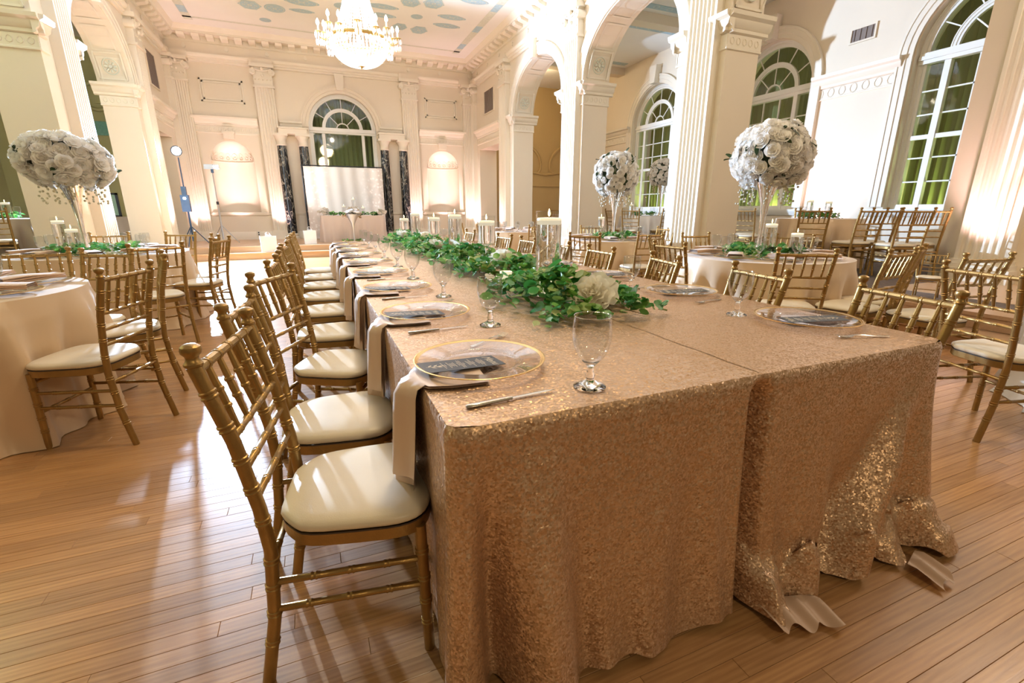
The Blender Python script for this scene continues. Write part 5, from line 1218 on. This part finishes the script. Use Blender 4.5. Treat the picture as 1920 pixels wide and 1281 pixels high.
def posy(x, y, z, r, n, label, seed):
    t = thing('rose_posy', label, 'flowers', (x, y, z), 0, 'white rose posies on the head table'); r_ = random.Random(seed)
    for k in range(n): a = r_.uniform(0, 6.28); u = r_.uniform(0, 1); link('rose', ROSES[k % 3], t, (r * (1 - u * .6) * math.cos(a), r * (1 - u * .6) * math.sin(a), .03 + r * u), (r_.uniform(-.6, .6), r_.uniform(-.6, .6), 0), 1.0)
posy(.30, 14.75, ZP + .745, .13, 12, 'white rose posy on the left corner of the head table', 1); posy(1.12, 14.72, ZP + .745, .17, 18, 'large white rose posy at the middle of the head table', 2); posy(1.92, 14.75, ZP + .745, .12, 11, 'white rose posy on the right corner of the head table', 3)
for x, h, l in ((.88, .30, 'left of the rose posy'), (1.16, .50, 'standing tallest at the middle'), (1.42, .26, 'right of the rose posy')):
    vase_candle(x, 14.98, ZP + .745, 'cyl', h, .05, 'on the head table, ' + l, 'on the head table')
tv = thing('trumpet_stand', 'silver trumpet vase of white roses standing before the head table', 'vase', (1.02, 13.95, ZP + .005))
ob('trumpet', MB().lathe([(.0005, 0), (.11, 0), (.10, .02), (.025, .05), (.018, .12), (.022, .40), (.05, .52), (.12, .66), (.19, .78)], 22), M['silver'], tv, smooth=60)
r_ = random.Random(9)
for k in range(14): a = r_.uniform(0, 6.28); q = r_.uniform(.02, .16); link('rose', ROSES[k % 3], tv, (q * math.cos(a), q * math.sin(a), .80 + .08 * r_.random()), (r_.uniform(-.6, .6), r_.uniform(-.6, .6), 0), 1)
for sx in (-1, 1):
    b_ = MB()
    for k in range(14): b_.merge(LEAFMB[k % 5], Matrix.Translation((sx * .20 + r_.uniform(-.04, .04), r_.uniform(-.05, .05), .74 + r_.uniform(-.07, .05))) @ Euler(rand_rot(r_, .8)).to_matrix().to_4x4())
    ob('dried_leaves', b_, M['stem'], tv, recalc=False)
# white gift bags on the steps
def gift_bag(x, y, z, w, h, label):
    t = thing('gift_bag', label, 'bag', (x, y, z), R(8), 'white paper bags by the stage steps')
    b_ = MB(); d = .10
    v = [(-w / 2, -d / 2, 0), (w / 2, -d / 2, 0), (w / 2, d / 2, 0), (-w / 2, d / 2, 0), (-w / 2 - .006, -d / 2 - .01, h), (w / 2 + .006, -d / 2 - .01, h), (w / 2 + .006, d / 2 + .01, h), (-w / 2 - .006, d / 2 + .01, h)]
    b_.add(v, [(0, 3, 2, 1), (0, 1, 5, 4), (1, 2, 6, 5), (2, 3, 7, 6), (3, 0, 4, 7)]); ob('bag_body', b_, M['bag'], t, smooth=0)
    b_ = MB()
    for k in range(7): b_.add([(-.06 + .02 * k, -.02, h - .03), (-.05 + .02 * k, .03, h + .03 + .02 * (k % 3)), (-.03 + .02 * k, -.02, h - .02)], [(0, 1, 2)])
    ob('tissue_paper', b_, M['tissue'], t)
    for y_ in (-d / 2, d / 2): ob('handle', MB().tube([(-.05, y_, h - .02), (-.045, y_, h + .07), (0, y_, h + .10), (.045, y_, h + .07), (.05, y_, h - .02)], .003, 5), M['bag'], t)
gift_bag(-1.10, 13.43, .162, .36, .40, 'white paper bag with tissue standing on the lower stage step'); gift_bag(-.12, 14.0, ZP + .003, .30, .36, 'white paper bag on the stage just left of the head table')
# lamp stands
def tripod(x, y, h, m, label, name):
    t = thing(name, label, 'lamp', (x, y, ZP + .004))
    ob('mast', MB().tube([(0, 0, .12), (0, 0, h * .55)], .022, 8).tube([(0, 0, h * .55), (0, 0, h)], .013, 8), m, t); ob('collar', MB().tube([(0, 0, h * .53), (0, 0, h * .57)], .032, 8), M['black'], t)
    for k in range(3): a = 2 * PI * k / 3 + .4; ob('leg', MB().tube([(0, 0, .50), (.38 * math.cos(a), .38 * math.sin(a), .012)], .012, 6), m, t)
    return t
ls = tripod(-2.88, 14.30, 2.13, M['blueblack'], 'dark lamp stand with a dazzling white spotlight, left end of the stage', 'spotlight_stand')
ob('battery_pack', MB().box(-.09, .09, -.14, -.02, .85, 1.25).box(-.05, .05, -.10, .0, 1.25, 1.45), M['blueblack'], ls); ob('indicator', MB().tube([(0, -.141, 1.17), (0, -.148, 1.17)], .03, 10), M['lamp'], ls)
hd = ob('lamp_head', MB().lathe([(.05, 0), (.09, .04), (.12, .16), (.12, .18), (.11, .18)], 20).map(lambda a, b, c_: (a, -c_ + .10, b + 2.27)), M['black'], ls, smooth=40)
ob('lamp_lens', MB().tube([(0, -.060, 2.27), (0, -.066, 2.27)], .095, 20), M['lamp'], hd)
l2 = tripod(-2.33, 15.08, 1.95, M['silver'], 'thin silver stand with a small flat lamp panel, before the left niche', 'panel_lamp_stand')
pn_ = ob('lamp_panel', MB().box(-.17, .17, -.05, .0, 1.93, 2.05), M['silver'], l2); ob('lamp_face', MB().box(.05, .15, -.056, -.051, 1.96, 2.02), M['lamp'], pn_); ob('bracket', MB().box(-.03, .03, -.03, .03, 1.84, 1.93), M['blueblack'], l2)
# black framed panels and draped table in the left aisle
dj = thing('folding_screen', 'black framed pale green screen standing on a draped table in the left aisle', 'screen', (-5.0, 14.6, 1.04))
for x0, x1, yy in ((-.75, .18, 0), (.22, .62, .12)):
    f_ = ob('screen_frame', MB().box(x0, x1, yy, yy + .04, 0, .03).box(x0, x1, yy, yy + .04, .52, .56).box(x0, x0 + .05, yy, yy + .04, 0, .56).box(x1 - .05, x1, yy, yy + .04, 0, .56), M['black'], dj); ob('screen_panel', MB().box(x0 + .05, x1 - .05, yy + .015, yy + .025, .03, .52), M['green_screen'], f_)
dt = thing('side_table', 'draped side table carrying the black framed screen in the left aisle', 'table', (-5.0, 14.75, ZP)); ob('tabletop', MB().box(-.9, .9, -.3, .3, .70, .73), M['step'], dt)
for x in (-.8, .8): ob('leg', MB().tube([(x, 0, 0), (x, 0, .7)], .02, 6), M['silver'], dt)
tag(ob('side_tablecloth', rect_cloth(.91, .31, .73), M['taupe'], None, (-5.0, 14.75, ZP), smooth=80), 'taupe cloth draped over the side table in the left aisle', 'tablecloth')
# power sockets along the back wall
for x, l in ((-1.62, 'cream socket low on the back wall between the left niche and pilaster'), (-.55, 'cream socket low on the back wall right of the left pilaster')):
    o = tag(ob('wall_socket', MB().box(x - .06, x + .06, YB - .048, YB - .03, .40, .56), M['outlet']), l, 'socket', 'sockets on the back wall'); ob('socket_holes', MB().box(x - .02, x + .02, YB - .05, YB - .047, .43, .47).box(x - .02, x + .02, YB - .05, YB - .047, .49, .53), M['black'], o, smooth=0)
# small pale chair by the near pier
pc = dup(chair_gold, (5.9, 2.78, ZP), R(200), 'small pale wooden chair by the base of the near fluted pier', 'pale chair', {k.name: k for k in ()})
pc['group'] = 'small pale chairs'; pc.name = 'small_chair'; pc.scale = (.5, .5, .5)
pm_ = {}
def repaint(o):
    if o.type == 'MESH' and o.data.materials and o.data.materials[0] == M['gold']:
        if o.data.name not in pm_: d_ = o.data.copy(); d_.materials[0] = M['palewood']; pm_[o.data.name] = d_
        o.data = pm_[o.data.name]
    for ch_ in KIDS.get(o.name, ()): repaint(ch_)
repaint(pc)
